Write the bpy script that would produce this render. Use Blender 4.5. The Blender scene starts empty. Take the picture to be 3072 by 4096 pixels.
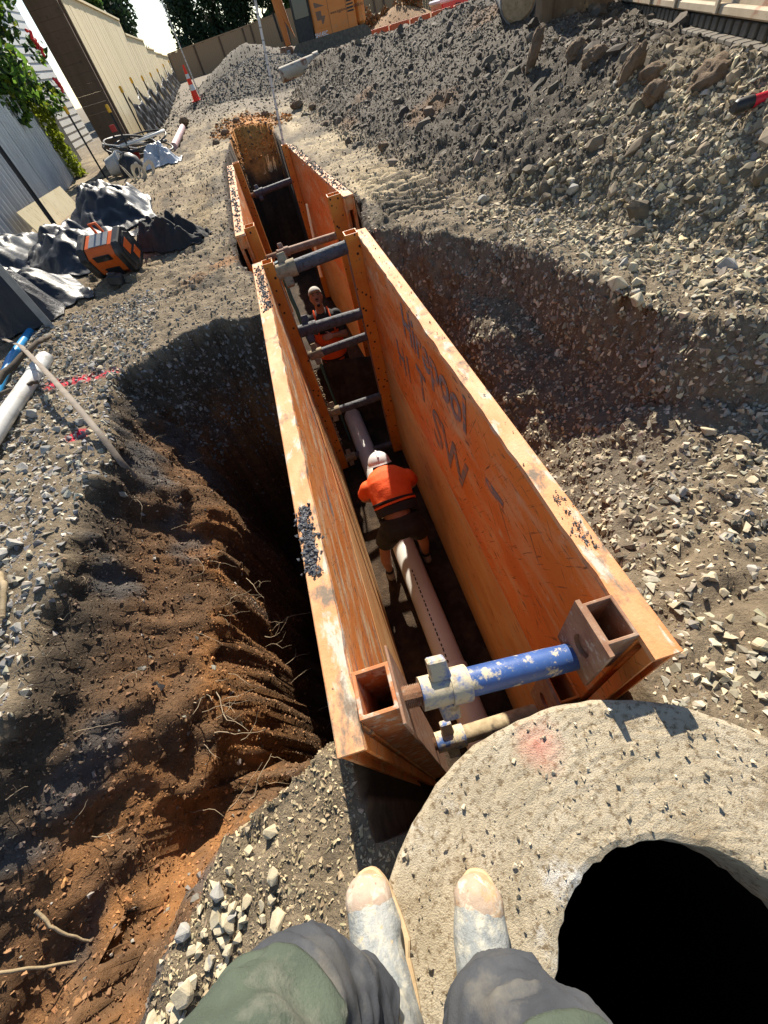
import bpy, bmesh, math, random
import numpy as np
from mathutils import Vector, Matrix
random.seed(7); RNG = np.random.default_rng(11)
R_ = math.radians
scene = bpy.context.scene
COL = scene.collection

# ------------------------------------------------------------------ camera
cam_d = bpy.data.cameras.new('camera'); cam = bpy.data.objects.new('camera', cam_d); COL.objects.link(cam)
cam_d.sensor_fit = 'VERTICAL'; cam_d.sensor_height = 24; cam_d.lens = 9.012
cam_d.clip_start = 0.05; cam_d.clip_end = 600
cx_, cy_, f_ = 1536., 2048., 1538.
dn = np.array((1900 - cx_, 3230 - cy_, f_)); dn /= np.linalg.norm(dn); upv = -dn
yv = np.array((946 - cx_, 240 - cy_, f_)); yv = yv - yv.dot(upv) * upv; yv /= np.linalg.norm(yv)
xv = np.cross(yv, upv)
Rw = np.array([xv, yv, upv])
cam.matrix_world = Matrix(((Rw[0, 0], -Rw[0, 1], -Rw[0, 2], 0), (Rw[1, 0], -Rw[1, 1], -Rw[1, 2], 0),
                           (Rw[2, 0], -Rw[2, 1], -Rw[2, 2], 1.25), (0, 0, 0, 1)))
scene.camera = cam

# ------------------------------------------------------------------ sky and sun
SUN_AZ, SUN_EL = R_(9), R_(37)          # azimuth from +Y towards +X
world = bpy.data.worlds.new('World'); scene.world = world; world.use_nodes = True
wn = world.node_tree; wn.nodes.clear()
wo = wn.nodes.new('ShaderNodeOutputWorld'); wb = wn.nodes.new('ShaderNodeBackground'); ws = wn.nodes.new('ShaderNodeTexSky')
ws.sky_type = 'NISHITA'; ws.sun_disc = False; ws.sun_elevation = SUN_EL; ws.sun_rotation = SUN_AZ
ws.air_density = 1.0; ws.dust_density = .4; ws.ozone_density = 1.6
wb.inputs['Strength'].default_value = 0.082
wn.links.new(ws.outputs[0], wb.inputs[0]); wn.links.new(wb.outputs[0], wo.inputs[0])
sd = bpy.data.lights.new('sun', 'SUN'); sun = bpy.data.objects.new('sun', sd); COL.objects.link(sun)
sd.energy = 5.0; sd.angle = R_(0.53); sd.color = (1.0, 0.91, 0.77)
sv = Vector((math.sin(SUN_AZ) * math.cos(SUN_EL), math.cos(SUN_AZ) * math.cos(SUN_EL), math.sin(SUN_EL)))
sun.rotation_euler = sv.to_track_quat('Z', 'Y').to_euler(); sun.location = sv * 60
scene.view_settings.view_transform = 'Standard'; scene.view_settings.look = 'None'
scene.view_settings.exposure = 1.05; scene.view_settings.gamma = 1.0
scene.render.engine = 'CYCLES'
scene.cycles.max_bounces = 8; scene.cycles.diffuse_bounces = 4; scene.cycles.glossy_bounces = 3
scene.cycles.caustics_reflective = False; scene.cycles.caustics_refractive = False

# ------------------------------------------------------------------ numpy noise
def _h(ix, iy, iz, s):
    n = (ix * 374761393 + iy * 668265263 + iz * 2147483647 + s * 1274126177) & 0x7fffffff
    n = ((n ^ (n >> 13)) * 1274126177) & 0x7fffffff
    n = ((n ^ (n >> 15)) * 2246822519) & 0x7fffffff
    return ((n ^ (n >> 16)) & 0xffffff) / float(0xffffff)
def vnoise(p, s=0):
    i = np.floor(p).astype(np.int64); f = p - i; f = f * f * (3 - 2 * f)
    x, y, z = i[:, 0], i[:, 1], i[:, 2]; fx, fy, fz = f[:, 0], f[:, 1], f[:, 2]
    def l(a, b, t): return a + (b - a) * t
    a = l(l(_h(x, y, z, s), _h(x + 1, y, z, s), fx), l(_h(x, y + 1, z, s), _h(x + 1, y + 1, z, s), fx), fy)
    b = l(l(_h(x, y, z + 1, s), _h(x + 1, y, z + 1, s), fx), l(_h(x, y + 1, z + 1, s), _h(x + 1, y + 1, z + 1, s), fx), fy)
    return l(a, b, fz) * 2 - 1
def fbm(p, scale, octv=4, s=0, gain=.5):
    p = np.asarray(p, float) * scale; o = np.zeros(len(p)); a = 1.; t = 0.
    for k in range(octv):
        o += a * vnoise(p + 17.3 * k, s + k); t += a; a *= gain; p = p * 2.03
    return o / t

# ------------------------------------------------------------------ materials
MATS = {}
def _ramp(nt, stops):
    r = nt.nodes.new('ShaderNodeValToRGB'); e = r.color_ramp.elements
    while len(e) < len(stops): e.new(.5)
    for k, (p, c) in enumerate(stops):
        e[k].position = p; e[k].color = (c[0], c[1], c[2], 1) if not isinstance(c, (int, float)) else (c, c, c, 1)
    return r
def _noise(nt, co, scale, detail=6, rough=.6, dist=0.):
    m = nt.nodes.new('ShaderNodeMapping'); n = nt.nodes.new('ShaderNodeTexNoise')
    if isinstance(scale, (int, float)): scale = (scale,) * 3
    if len(scale) == 4: m.vector_type = 'TEXTURE'; m.inputs['Rotation'].default_value = (R_(scale[3]), 0, 0); scale = tuple(1. / q for q in scale[:3])
    m.inputs['Scale'].default_value = scale
    n.inputs['Scale'].default_value = 1; n.inputs['Detail'].default_value = detail; n.inputs['Roughness'].default_value = rough
    n.inputs['Distortion'].default_value = dist
    nt.links.new(co, m.inputs[0]); nt.links.new(m.outputs[0], n.inputs['Vector']); return n.outputs['Fac']
def M(name, ramp, scale=6, rough=.75, layers=(), bump=.3, bscale=60, metallic=0., attr=None, spec=.4, detail=6, rvar=0., coat=0., bdist=.004):
    """ramp: list of (pos, rgb). layers: (rgb, scale, threshold, softness[, rough]). attr: colour attribute multiplied in."""
    if name in MATS: return MATS[name]
    m = bpy.data.materials.new(name); m.use_nodes = True; nt = m.node_tree; b = nt.nodes['Principled BSDF']
    tc = nt.nodes.new('ShaderNodeTexCoord'); co = tc.outputs['Object']
    r = _ramp(nt, ramp); nt.links.new(_noise(nt, co, scale, detail), r.inputs[0]); col = r.outputs[0]
    if attr:
        a = nt.nodes.new('ShaderNodeAttribute'); a.attribute_name = attr
        mx = nt.nodes.new('ShaderNodeMix'); mx.data_type = 'RGBA'; mx.blend_type = 'MULTIPLY'; mx.inputs[0].default_value = 1
        nt.links.new(a.outputs['Color'], mx.inputs[6]); nt.links.new(col, mx.inputs[7]); col = mx.outputs[2]
    rv = None
    for k, L in enumerate(layers):
        c, sc, th, so = L[:4]
        if sc == 'spot':
            vd = nt.nodes.new('ShaderNodeVectorMath'); vd.operation = 'DISTANCE'; nt.links.new(co, vd.inputs[0]); vd.inputs[1].default_value = L[5]
            ma = nt.nodes.new('ShaderNodeMath'); ma.operation = 'MULTIPLY_ADD'; nt.links.new(_noise(nt, co, 14, 8, .8), ma.inputs[0]); ma.inputs[1].default_value = th * 1.6; nt.links.new(vd.outputs['Value'], ma.inputs[2])
            rr = _ramp(nt, [(max(th * 1.2 - so, 0), .8), (th * 1.2 + so, 0.)]); nt.links.new(ma.outputs[0], rr.inputs[0])
        elif sc == 'dots':
            mp = nt.nodes.new('ShaderNodeMapping'); mp.inputs['Scale'].default_value = L[5]; nt.links.new(co, mp.inputs[0])
            v = nt.nodes.new('ShaderNodeTexVoronoi'); v.inputs['Scale'].default_value = 1; nt.links.new(mp.outputs[0], v.inputs['Vector'])
            rr = _ramp(nt, [(th, 1.), (th + so, 0.)]); nt.links.new(v.outputs['Distance'], rr.inputs[0]); rr.color_ramp.interpolation = 'LINEAR'
        else:
            rr = _ramp(nt, [(max(th - so, 0), 0.), (min(th + so, 1), 1.)]); nt.links.new(_noise(nt, co, sc, 7, .65, .2), rr.inputs[0])
        mx = nt.nodes.new('ShaderNodeMix'); mx.data_type = 'RGBA'; nt.links.new(rr.outputs[0], mx.inputs[0])
        nt.links.new(col, mx.inputs[6]); mx.inputs[7].default_value = (c[0], c[1], c[2], 1); col = mx.outputs[2]
        if len(L) > 4 and L[4] is not None:
            mr = nt.nodes.new('ShaderNodeMix'); mr.data_type = 'FLOAT'; nt.links.new(rr.outputs[0], mr.inputs[0])
            if rv is None: mr.inputs[2].default_value = rough
            else: nt.links.new(rv, mr.inputs[2])
            mr.inputs[3].default_value = L[4]; rv = mr.outputs[0]
    nt.links.new(col, b.inputs['Base Color'])
    if rv is not None: nt.links.new(rv, b.inputs['Roughness'])
    elif rvar:
        rr = _ramp(nt, [(.3, rough - rvar), (.7, rough + rvar)]); nt.links.new(_noise(nt, co, 9, 5), rr.inputs[0]); nt.links.new(rr.outputs[0], b.inputs['Roughness'])
    else: b.inputs['Roughness'].default_value = rough
    b.inputs['Metallic'].default_value = metallic; b.inputs['Specular IOR Level'].default_value = spec
    if coat: b.inputs['Coat Weight'].default_value = coat; b.inputs['Coat Roughness'].default_value = .15
    if bump:
        bp = nt.nodes.new('ShaderNodeBump'); bp.inputs['Strength'].default_value = bump; bp.inputs['Distance'].default_value = bdist
        nt.links.new(_noise(nt, co, bscale, 8, .7), bp.inputs['Height']); nt.links.new(bp.outputs[0], b.inputs['Normal'])
    MATS[name] = m; return m

G = lambda v: (v, v, v)
GREY = [(.3, G(.7)), (.7, G(1.15))]
m_soil = M('soil', [(.25, G(.55)), (.5, G(.95)), (.75, G(1.35))], 14, .92, bump=.9, bscale=55, attr='soil', bdist=.02, detail=10, spec=.25)
m_wet = m_soil
m_rock = M('crushed_rock', [(.3, G(.75)), (.7, G(1.2))], 25, .85, bump=.35, bscale=120, attr='tone', spec=.3)
OR = (.62, .155, .022)
m_orange = M('worn_orange_paint', [(.25, (.60, .15, .022)), (.5, (.72, .21, .035)), (.75, (.76, .29, .075))], (3, 1.2, 3), .5,
             layers=[((.66, .42, .21), (8, 1.6, 6), .58, .10, .8), ((.20, .11, .06), (46, 7, 34), .63, .03, .8), ((.24, .10, .045), (12, 70, 5, 32), .635, .025, .8), ((.30, .13, .05), (12, 60, 4, -48), .64, .025, .8), ((.62, .47, .29), 7, .66, .05, .9), ((.07, .05, .04), (26, 26, 26), .70, .02, .85)], bump=.35, bscale=70, spec=.35)
m_oleft = M('muddy_orange_paint', [(.25, (.60, .16, .025)), (.5, (.70, .24, .05)), (.75, (.70, .36, .14))], (4, 2.0, 5), .55,
            layers=[((.66, .50, .29), (10, 2.6, 9), .55, .06, .85), ((.20, .19, .19), (12, 1.4, 10), .61, .03, .8), ((.14, .085, .05), (50, 11, 40), .62, .03, .85), ((.30, .14, .06), (12, 60, 5, 38), .63, .03, .8)], bump=.5, bscale=60)
m_tan = M('muddy_tan_sheet', [(.25, (.48, .21, .06)), (.5, (.60, .31, .11)), (.75, (.66, .43, .20))], (4, 2, 4), .7,
          layers=[((.13, .08, .05), (40, 9, 30), .64, .04, .85), ((.50, .38, .23), (12, 1, 9), .60, .1, .85)], bump=.4, bscale=60)
m_rail = M('scuffed_rail_paint', [(.3, (.60, .23, .08)), (.55, (.66, .33, .15)), (.8, (.62, .44, .27))], (10, 4, 10), .75,
           layers=[((.54, .48, .38), (18, 6, 18), .585, .04, .9), ((.12, .09, .07), (70, 70, 70), .68, .02, .9), ((.22, .165, .115), (9, 5, 9), .60, .05, .9), ((.10, .085, .075), (22, 5, 22), .67, .02, .9)], bump=.5, bscale=90)
m_rust = M('rusty_steel', [(.3, (.20, .085, .045)), (.6, (.30, .17, .10)), (.8, (.36, .27, .20))], 14, .75,
           layers=[((.42, .36, .29), 30, .62, .06, .9)], bump=.4, bscale=80)
m_post = M('spotted_orange_post', [(.3, (.55, .15, .02)), (.6, (.64, .24, .03)), (.8, (.58, .22, .05))], 6, .5,
           layers=[((.03, .02, .015), 'dots', .16, .05, .9, (16, 16, 16)), ((.28, .17, .10), 16, .66, .04, .8), ((.05, .035, .03), 40, .70, .02, .9)], bump=.3)
m_blue = M('blue_paint_mud', [(.3, (.028, .065, .20)), (.7, (.05, .115, .32))], 8, .4,
           layers=[((.52, .45, .30), (16, 16, 24), .575, .03, .85), ((.16, .18, .22), 60, .62, .03, .8)], bump=.2, spec=.5)
m_bluemud = M('clay_smeared_blue_paint', [(.3, (.05, .10, .26)), (.7, (.09, .16, .36))], 8, .5, layers=[((.50, .43, .29), 15, .45, .06, .9), ((.30, .24, .16), 30, .60, .05, .9)], bump=.4)
m_mudbar = M('mud_coated_bar', [(.3, (.045, .05, .06)), (.6, (.10, .10, .11)), (.8, (.20, .18, .16))], 22, .7,
             layers=[((.06, .045, .035), 30, .6, .04, .9)], bump=.8, bscale=60, bdist=.01)
m_tanbar = M('clay_coated_bar', [(.3, (.22, .17, .10)), (.7, (.42, .34, .21))], 22, .85, layers=[((.10, .085, .07), 18, .62, .05, .9)], bump=.6)
m_dark = M('dark_void', [(0, G(.006)), (1, G(.012))], 5, .95, bump=0)
m_conc = M('rough_concrete', [(.25, (.33, .275, .19)), (.5, (.44, .375, .27)), (.75, (.52, .45, .33))], 5, .92,
           layers=[((.62, .60, .54), 7, .62, .07), ((.24, .19, .125), 42, .63, .06), ((.10, .09, .08), 80, .72, .02)], bump=1., bscale=150, bdist=.008, detail=10, spec=.2)
m_pvc = M('grey_white_pvc', [(.3, (.60, .585, .54)), (.7, (.70, .685, .64))], 3, .35, layers=[((.34, .22, .12), (9, 2, 9), .69, .04, .8), ((.14, .10, .07), 40, .73, .02, .8)], bump=.05)

# ------------------------------------------------------------------ object helpers
def tag(o, label=None, cat=None, group=None, kind=None):
    if label: o['label'] = label
    if cat: o['category'] = cat
    if group: o['group'] = group
    if kind: o['kind'] = kind
    return o
def thing(name, label, cat, loc=(0, 0, 0), group=None, rz=0.):
    o = bpy.data.objects.new(name, None); COL.objects.link(o); o.location = loc; o.rotation_euler = (0, 0, rz); o.empty_display_size = .1
    return tag(o, label, cat, group)
def rootloc(p):
    v = Vector((0, 0, 0))
    while p is not None: v += p.location; p = p.parent
    return v
class MB:
    def __init__(s): s.v = []; s.f = []
    def add(s, v, f):
        n = len(s.v); s.v += [tuple(q) for q in v]; s.f += [tuple(i + n for i in q) for q in f]; return s
    def box(s, lo, hi, rot=None, piv=None):
        (a, b, c), (d, e, g) = lo, hi
        v = [Vector(q) for q in ((a, b, c), (d, b, c), (d, e, c), (a, e, c), (a, b, g), (d, b, g), (d, e, g), (a, e, g))]
        if rot is not None:
            p = Vector(piv) if piv is not None else (v[0] + v[6]) / 2
            v = [p + rot @ (q - p) for q in v]
        return s.add(v, [(3, 2, 1, 0), (4, 5, 6, 7), (0, 1, 5, 4), (1, 2, 6, 5), (2, 3, 7, 6), (3, 0, 4, 7)])
    def prism(s, pts, d):      # polygon pts (3D list) extruded by vector d
        n = len(pts); d = Vector(d); a = [Vector(p) for p in pts]; v = a + [p + d for p in a]
        return s.add(v, [tuple(range(n))[::-1], tuple(range(n, 2 * n))] + [(i, (i + 1) % n, n + (i + 1) % n, n + i) for i in range(n)])
    def tube(s, path, rad, n=10, cap=True, flat=1., up=None):
        P = [Vector(p) for p in path]; k = len(P)
        if isinstance(rad, (int, float)): rad = [rad] * k
        ref = Vector(up) if up is not None else Vector((0.13, 0.21, 1)); rings = []
        for i in range(k):
            t = (P[min(i + 1, k - 1)] - P[max(i - 1, 0)]).normalized()
            a = t.cross(ref)
            if a.length < 1e-3: a = t.cross(Vector((1, 0, 0)))
            a.normalize(); b = a.cross(t).normalized(); 
            rings.append([P[i] + (a * math.cos(2 * math.pi * j / n) + b * math.sin(2 * math.pi * j / n) * flat) * rad[i] for j in range(n)])
        v = [q for r in rings for q in r]; f = []
        for i in range(k - 1):
            for j in range(n): f.append((i * n + j, i * n + (j + 1) % n, (i + 1) * n + (j + 1) % n, (i + 1) * n + j))
        if cap: f.append(tuple(range(n))[::-1]); f.append(tuple((k - 1) * n + j for j in range(n)))
        return s.add(v, f)
    def ring(s, c, ax, r0, r1, h, n=24):  # hollow ring along axis
        c = Vector(c); ax = Vector(ax).normalized(); a = ax.orthogonal().normalized(); b = ax.cross(a)
        v = []
        for (r, t) in ((r0, 0), (r1, 0), (r1, h), (r0, h)):
            for j in range(n):
                w = 2 * math.pi * j / n; v.append(c + ax * t + (a * math.cos(w) + b * math.sin(w)) * r)
        f = []
        for q in range(4):
            for j in range(n): f.append((q * n + j, q * n + (j + 1) % n, ((q + 1) % 4) * n + (j + 1) % n, ((q + 1) % 4) * n + j))
        return s.add(v, f)
    def ball(s, c, r, seg=12, rings=8, rot=None):
        if isinstance(r, (int, float)): r = (r, r, r)
        v = []; c = Vector(c)
        for i in range(rings + 1):
            th = math.pi * i / rings
            for j in range(seg):
                ph = 2 * math.pi * j / seg; q = Vector((r[0] * math.sin(th) * math.cos(ph), r[1] * math.sin(th) * math.sin(ph), r[2] * math.cos(th)))
                if rot is not None: q = rot @ q
                v.append(c + q)
        f = [(i * seg + j, (i + 1) * seg + j, (i + 1) * seg + (j + 1) % seg, i * seg + (j + 1) % seg) for i in range(rings) for j in range(seg)]
        return s.add(v, f)
    def build(s, name, mat, parent=None, smooth=False, bev=0., kind=None, world=True, loc=None):
        off = rootloc(parent) if (parent is not None and world) else Vector((0, 0, 0))
        if loc is not None: off = Vector(loc)
        me = bpy.data.meshes.new(name); me.from_pydata([tuple(Vector(q) - off) for q in s.v], [], s.f)
        bm = bmesh.new(); bm.from_mesh(me)
        bmesh.ops.remove_doubles(bm, verts=bm.verts, dist=1e-5)
        bmesh.ops.dissolve_degenerate(bm, edges=bm.edges, dist=1e-6)
        bmesh.ops.recalc_face_normals(bm, faces=bm.faces)
        if bev: bmesh.ops.bevel(bm, geom=[e for e in bm.edges if e.calc_face_angle(0) > .5], offset=bev, segments=1, affect='EDGES', clamp_overlap=True)
        bm.to_mesh(me); bm.free()
        if smooth:
            for p in me.polygons: p.use_smooth = True
            try: me.set_sharp_from_angle(angle=R_(50))
            except Exception: pass
        o = bpy.data.objects.new(name, me); COL.objects.link(o)
        if mat: me.materials.append(mat)
        if parent is not None: o.parent = parent
        elif loc is not None: o.location = loc
        if kind: o['kind'] = kind
        return o
def copy_tree(o, parent=None):
    c = o.copy(); COL.objects.link(c); c.parent = parent
    for ch in list(o.children): copy_tree(ch, c)
    return c
def remesh(o, vox=.012, it=4, fac=.5):
    m = o.modifiers.new('remesh', 'REMESH'); m.mode = 'VOXEL'; m.voxel_size = vox; m.use_smooth_shade = True
    s = o.modifiers.new('smooth', 'SMOOTH'); s.iterations = it; s.factor = fac
    return o
def text_mesh(name, txt, size, mat, parent, origin, xdir, ydir, ext=.001, world=True, bold=0.):
    cu = bpy.data.curves.new(name, 'FONT'); cu.body = txt; cu.size = size; cu.extrude = ext; cu.offset = bold; cu.resolution_u = 3
    to = bpy.data.objects.new('tmp', cu); COL.objects.link(to)
    dg = bpy.context.evaluated_depsgraph_get(); me = bpy.data.meshes.new_from_object(to.evaluated_get(dg))
    bpy.data.objects.remove(to); bpy.data.curves.remove(cu)
    x = Vector(xdir).normalized(); y = Vector(ydir).normalized(); z = x.cross(y); off = rootloc(parent) if world and parent is not None else Vector((0, 0, 0))
    mt = Matrix(((x.x, y.x, z.x, origin[0] - off.x), (x.y, y.y, z.y, origin[1] - off.y), (x.z, y.z, z.z, origin[2] - off.z), (0, 0, 0, 1)))
    me.transform(mt); me.materials.clear(); me.materials.append(mat)
    o = bpy.data.objects.new(name, me); COL.objects.link(o); o.parent = parent
    return o
def interp(v, xs, ys): return np.interp(v, xs, ys)
def sstep(a, b, x):
    t = np.clip((x - a) / (b - a), 0, 1); return t * t * (3 - 2 * t)
# ------------------------------------------------------------------ terrain
FLOOR = -2.5
PIT = [(-.34, 4.3, 9), (-.42, 3.3, 7), (-.62, 3.3, 5), (-.83, 3.47, 5), (-1.29, 3.24, 4), (-1.60, 3.05, 2.8), (-1.51, 2.38, 2.5), (-1.43, 2.09, 2.3), (-1.53, 1.72, 2.0),
       (-1.53, 1.12, 1.9), (-1.52, .7, 1.7), (-1.75, .2, 1.25), (-2.25, -.6, 1.0), (-2.4, -1.6, 1.0), (-1.7, -1.6, .9), (-1.18, -.5, 1.6), (-1.0, -.16, 2.8), (-.91, -.04, 4.5),
       (-.85, .05, 7), (-.73, .14, 9), (-.58, .21, 9), (-.44, .27, 9), (-.33, .27, 0)]
def seg_d(x, y, a, b):
    ax, ay = a; bx, by = b; dx, dy = bx - ax, by - ay
    t = np.clip(((x - ax) * dx + (y - ay) * dy) / (dx * dx + dy * dy), 0, 1)
    return np.hypot(x - ax - t * dx, y - ay - t * dy)
def inside(x, y, poly):
    r = np.zeros(len(x), bool); n = len(poly)
    for i in range(n):
        x1, y1 = poly[i][:2]; x2, y2 = poly[(i + 1) % n][:2]
        c = ((y1 > y) != (y2 > y)) & (x < (x2 - x1) * (y - y1) / (y2 - y1 + 1e-12) + x1); r ^= c
    return r
LIP = [(.60, 4.35), (.9, 4.2), (1.25, 3.62), (1.56, 3.1), (1.67, 2.3), (1.75, 1.8), (2.05, 1.36), (2.7, .95), (4.5, .3), (9, -1)]
def lip_y(x): return np.interp(x, [p[0] for p in LIP], [p[1] for p in LIP])
XF = ([-1, 0, 1, 2, 3, 4, 6, 8, 10, 12, 15, 17, 19, 22], [3.2, 3.0, 2.8, 2.5, 2.2, 1.9, 1.62, 1.5, 1.42, 1.36, 1.3, 1.22, 1.4, 1.8])
XC = ([-1, 0, 1, 2, 3, 4, 6, 8, 10.6, 12.5, 14.5, 17, 19, 22], [4.2, 3.9, 3.5, 3.15, 3.1, 3.15, 3.25, 4.0, 4.8, 4.6, 3.5, 2.15, 2.1, 2.2])
ZC = ([-1, 0, 1, 2, 3, 4, 6, 8, 10.6, 12.5, 14.5, 17, 18.5, 20], [.35, .45, .55, .6, .6, .6, .62, .74, .86, .95, .82, .75, .45, .0])
def base_z(x, y):
    zl = np.interp(y, [-5, 0, 4, 5.5, 8, 14, 17, 24, 45, 60], [-.1, -.02, .0, .03, .07, .12, .3, .33, .88, .9])
    zr = np.interp(y, [-5, 4, 14, 20, 24, 45, 60], [.0, .03, .05, .15, .25, .9, .9])
    z = zl + (zr - zl) * sstep(-.4, .6, x)
    # right: lip, hollow
    low = -.27 - .62 * np.exp(-((x - 1.15) / .55) ** 2 - ((y - 1.85) / .85) ** 2) - 1.5 * np.exp(-((x - .70) / .30) ** 2 - ((y - 2.5) / 1.5) ** 4)
    d = lip_y(x) - y
    right = np.where(d > 0, np.maximum(low, z - (1.15 + .6 * np.sin(x * 3.1) ** 2) * d), z)
    z = np.where(x > .3, right, z)
    # mound
    xf, xc, zc = np.interp(y, *XF), np.interp(y, *XC), np.interp(y, *ZC)
    t = np.clip((x - xf) / (xc - xf), 0, 1); mz = (zc + .02) * (t ** .95)
    z = np.where((x > xf), np.maximum(z, np.where(y > .9, z, -.27) + mz * sstep(-.6, 1.2, y)), z)
    # behind the mound top the ground falls off again far right
    z = np.where(x > 9, z - (x - 9) * .05, z)
    # far stockpiles
    for (px, py, pr, ph) in ((.9, 24.5, 3.4, .95), (.6, 31, 3.2, 1.2), (8.8, 31.5, 2.6, .95)):
        z = z + ph * np.clip(1 - np.hypot(x - px, y - py) / pr, 0, 1) ** .9
    # ground before and around the manhole slab
    fg = (y < .35) & (x > -1.3) & (x < 1.2)
    z = np.where(fg, np.minimum(z, -.16 - .05 * sstep(-.3, -1.1, x)), z)
    return z
def trench_x(y):
    xl = np.interp(y, [0, .4, 4.1, 4.5, 5.0, 9.8, 10.1, 14.5], [-.30, -.31, -.43, -.56, -.62, -.80, -.78, -.62])
    xr = np.interp(y, [0, .4, 4.1, 4.5, 5.2, 9.7, 10.0, 14.5], [.65, .66, .68, .70, .83, .50, .36, .26])
    return xl, xr
def terrain_z(x, y):
    z = base_z(x, y)
    ins = inside(x, y, PIT); dep = np.full(len(x), 9.)
    for i in range(len(PIT)):
        a, b = PIT[i], PIT[(i + 1) % len(PIT)]
        if a[2] == 0: continue
        dep = np.minimum(dep, seg_d(x, y, a[:2], b[:2]) * a[2])
    zp = z - np.interp(dep, [0, .06, .76, .84, .95, 9], [0, .10, .78, 1.1, 2.8, 3.3])
    z = np.where(ins, zp, z)
    xl, xr = trench_x(y)
    e = np.minimum(np.minimum(x - xl, xr - x), np.minimum(y - .0, (14.4 - y) * .22))
    zt = z - np.clip(e * 40, 0, 1) * (z - FLOOR)
    heap = FLOOR + .95 * np.exp(-((y - 5.15) / .22) ** 2) * (1 - .25 * np.abs(x))
    zt = np.where((e > 0) & (np.abs(y - 5.15) < .7), np.maximum(zt, heap), zt)
    # sloped far end of the trench
    endz = np.interp(y, [12.3, 12.6, 13.1, 13.4, 14.4], [FLOOR, -1.6, -.9, -.65, -.05])
    zt = np.where(e > 0, np.maximum(zt, np.minimum(endz, z)), z)
    zt = np.where(np.hypot(x - .26, y + .52) < .58, -4.7, zt)
    return zt, ins, e

def axis(lo, hi, dlo, dhi, step, grow):
    a = list(np.arange(dlo, dhi, step)); s = step; v = a[-1]
    while v < hi: s = min(s * grow, 3.5); v += s; a.append(v)
    s = step; v = a[0]; pre = []
    while v > lo: s = min(s * grow, 3.5); v -= s; pre.append(v)
    return np.array(pre[::-1] + a)
GX = axis(-70, 70, -2.3, 2.6, .0235, 1.04); GY = axis(-6, 120, -.9, 4.6, .0235, 1.02)
XX, YY = np.meshgrid(GX, GY); NX, NY = len(GX), len(GY)
tx, ty = XX.ravel(), YY.ravel(); tz, t_in, t_e = terrain_z(tx, ty)
P0 = np.stack([tx, ty, tz], 1)
Zg = tz.reshape(NY, NX); gy, gx = np.gradient(Zg, GY, GX)
nrm = np.stack([-gx.ravel(), -gy.ravel(), np.ones(len(tx))], 1); nrm /= np.linalg.norm(nrm, axis=1)[:, None]
rng_ = np.hypot(tx, ty)
rough = np.where(t_in, 1.6, 1.0); rough = np.where(t_e > 0, .7, rough)
mnd = (tx > np.interp(ty, *XF)) & (ty < 20) & (ty > .5); rough = np.where(mnd, 1.7, rough)
far = sstep(30, 60, rng_)
disp = (.050 * fbm(P0, 2.2, 4, 3) + .030 * fbm(P0, 9, 3, 9) + .016 * fbm(P0, 26, 2, 21)) * rough * (1 - far)
hollow = (tx > .62) & (ty < lip_y(tx) + .3) & (ty > .3); disp = disp * np.where(hollow, 1.7, 1)
# machine track imprints pressed into the soft strips on either side
wq = ty + .12 * fbm(P0, 1.3, 3, 77); cleat = np.clip(np.sin(wq * 2 * np.pi / .17) * 1.4, -1, 1)
strip = ((tx > .95) & (tx < np.interp(ty, *XF) - .05) & (ty > 4.4)) | ((tx < -.95) & (tx > -2.35) & (ty > 4.3) & (np.abs(np.mod(tx + .3, .75) - .37) > .08))
disp = disp + strip * (ty < 19) * cleat * .028 * sstep(-.25, .2, fbm(P0, 1.1, 3, 88)) 
slabm = np.hypot(tx - .26, ty + .52); disp = disp * np.where(slabm < .8, .3, 1)
boxm = (np.abs(tx - .17) < .62) & (ty > .1) & (ty < 4.2); disp = disp * np.where(boxm, .35, 1)
# crumbly horizontal ledges on dug faces
steep = np.clip(1 - nrm[:, 2], 0, 1)
grv = np.sin((ty + .35 * tz + .16 * fbm(P0, 2.2, 3, 66)) * 2 * np.pi / .15)
disp += t_in * (tx < -.9) * np.clip(grv * 1.5, -1, 1) * .010 * sstep(-.05, .35, fbm(P0, 1.7, 2, 67))
disp += t_in * steep * .05 * fbm(P0 * np.array([1, 1, 2.2]), 5, 4, 40)
P1 = P0 + nrm * disp[:, None]
# soil colours, set by zone, depth and noise
def lerp(a, b, t): return a + (b - a) * t[:, None]
c_dust = np.array((.205, .16, .105)); c_grey = np.array((.082, .066, .047)); c_brown = np.array((.13, .074, .038)); c_or = np.array((.29, .135, .048))
c_clay = np.array((.47, .375, .23)); c_top = np.array((.075, .056, .038)); c_path = np.array((.225, .17, .105)); c_far = np.array((.17, .14, .10))
n1 = fbm(P1, 1.6, 4, 50); n2 = fbm(P1, 5, 4, 60); n3 = fbm(P1, .8, 3, 70)
C = np.tile(c_dust, (len(tx), 1))
leftside = sstep(.1, -.3, tx)
C = lerp(C, c_path, leftside * sstep(3.5, 5, ty)); C = lerp(C, c_top, leftside * sstep(.05, .35, n2) * sstep(3.5, 6, ty) * .8)
C = lerp(C, c_clay, leftside * sstep(-.15, .25, n1) * sstep(4.5, 6.5, ty) * .55)
rs = sstep(.5, .8, tx) * sstep(4.0, 5.5, ty); xfv = np.interp(ty, *XF)
C = lerp(C, c_clay, rs * sstep(.6, -.2, tx - xfv) * sstep(-.35, .15, n1) * .9)
C = lerp(C, np.array((.13, .10, .065)), (strip * (ty < 19)) * sstep(.1, -.5, cleat) * sstep(-.3, .1, n1) * .7)  # darker brown in the low bars of the track imprints
C = lerp(C, np.array((.085, .07, .05)), sstep(.12, .3, fbm(P1, 2.3, 4, 95)) * ((ty > 4.2) & (ty < 18)) * .75)
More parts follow.
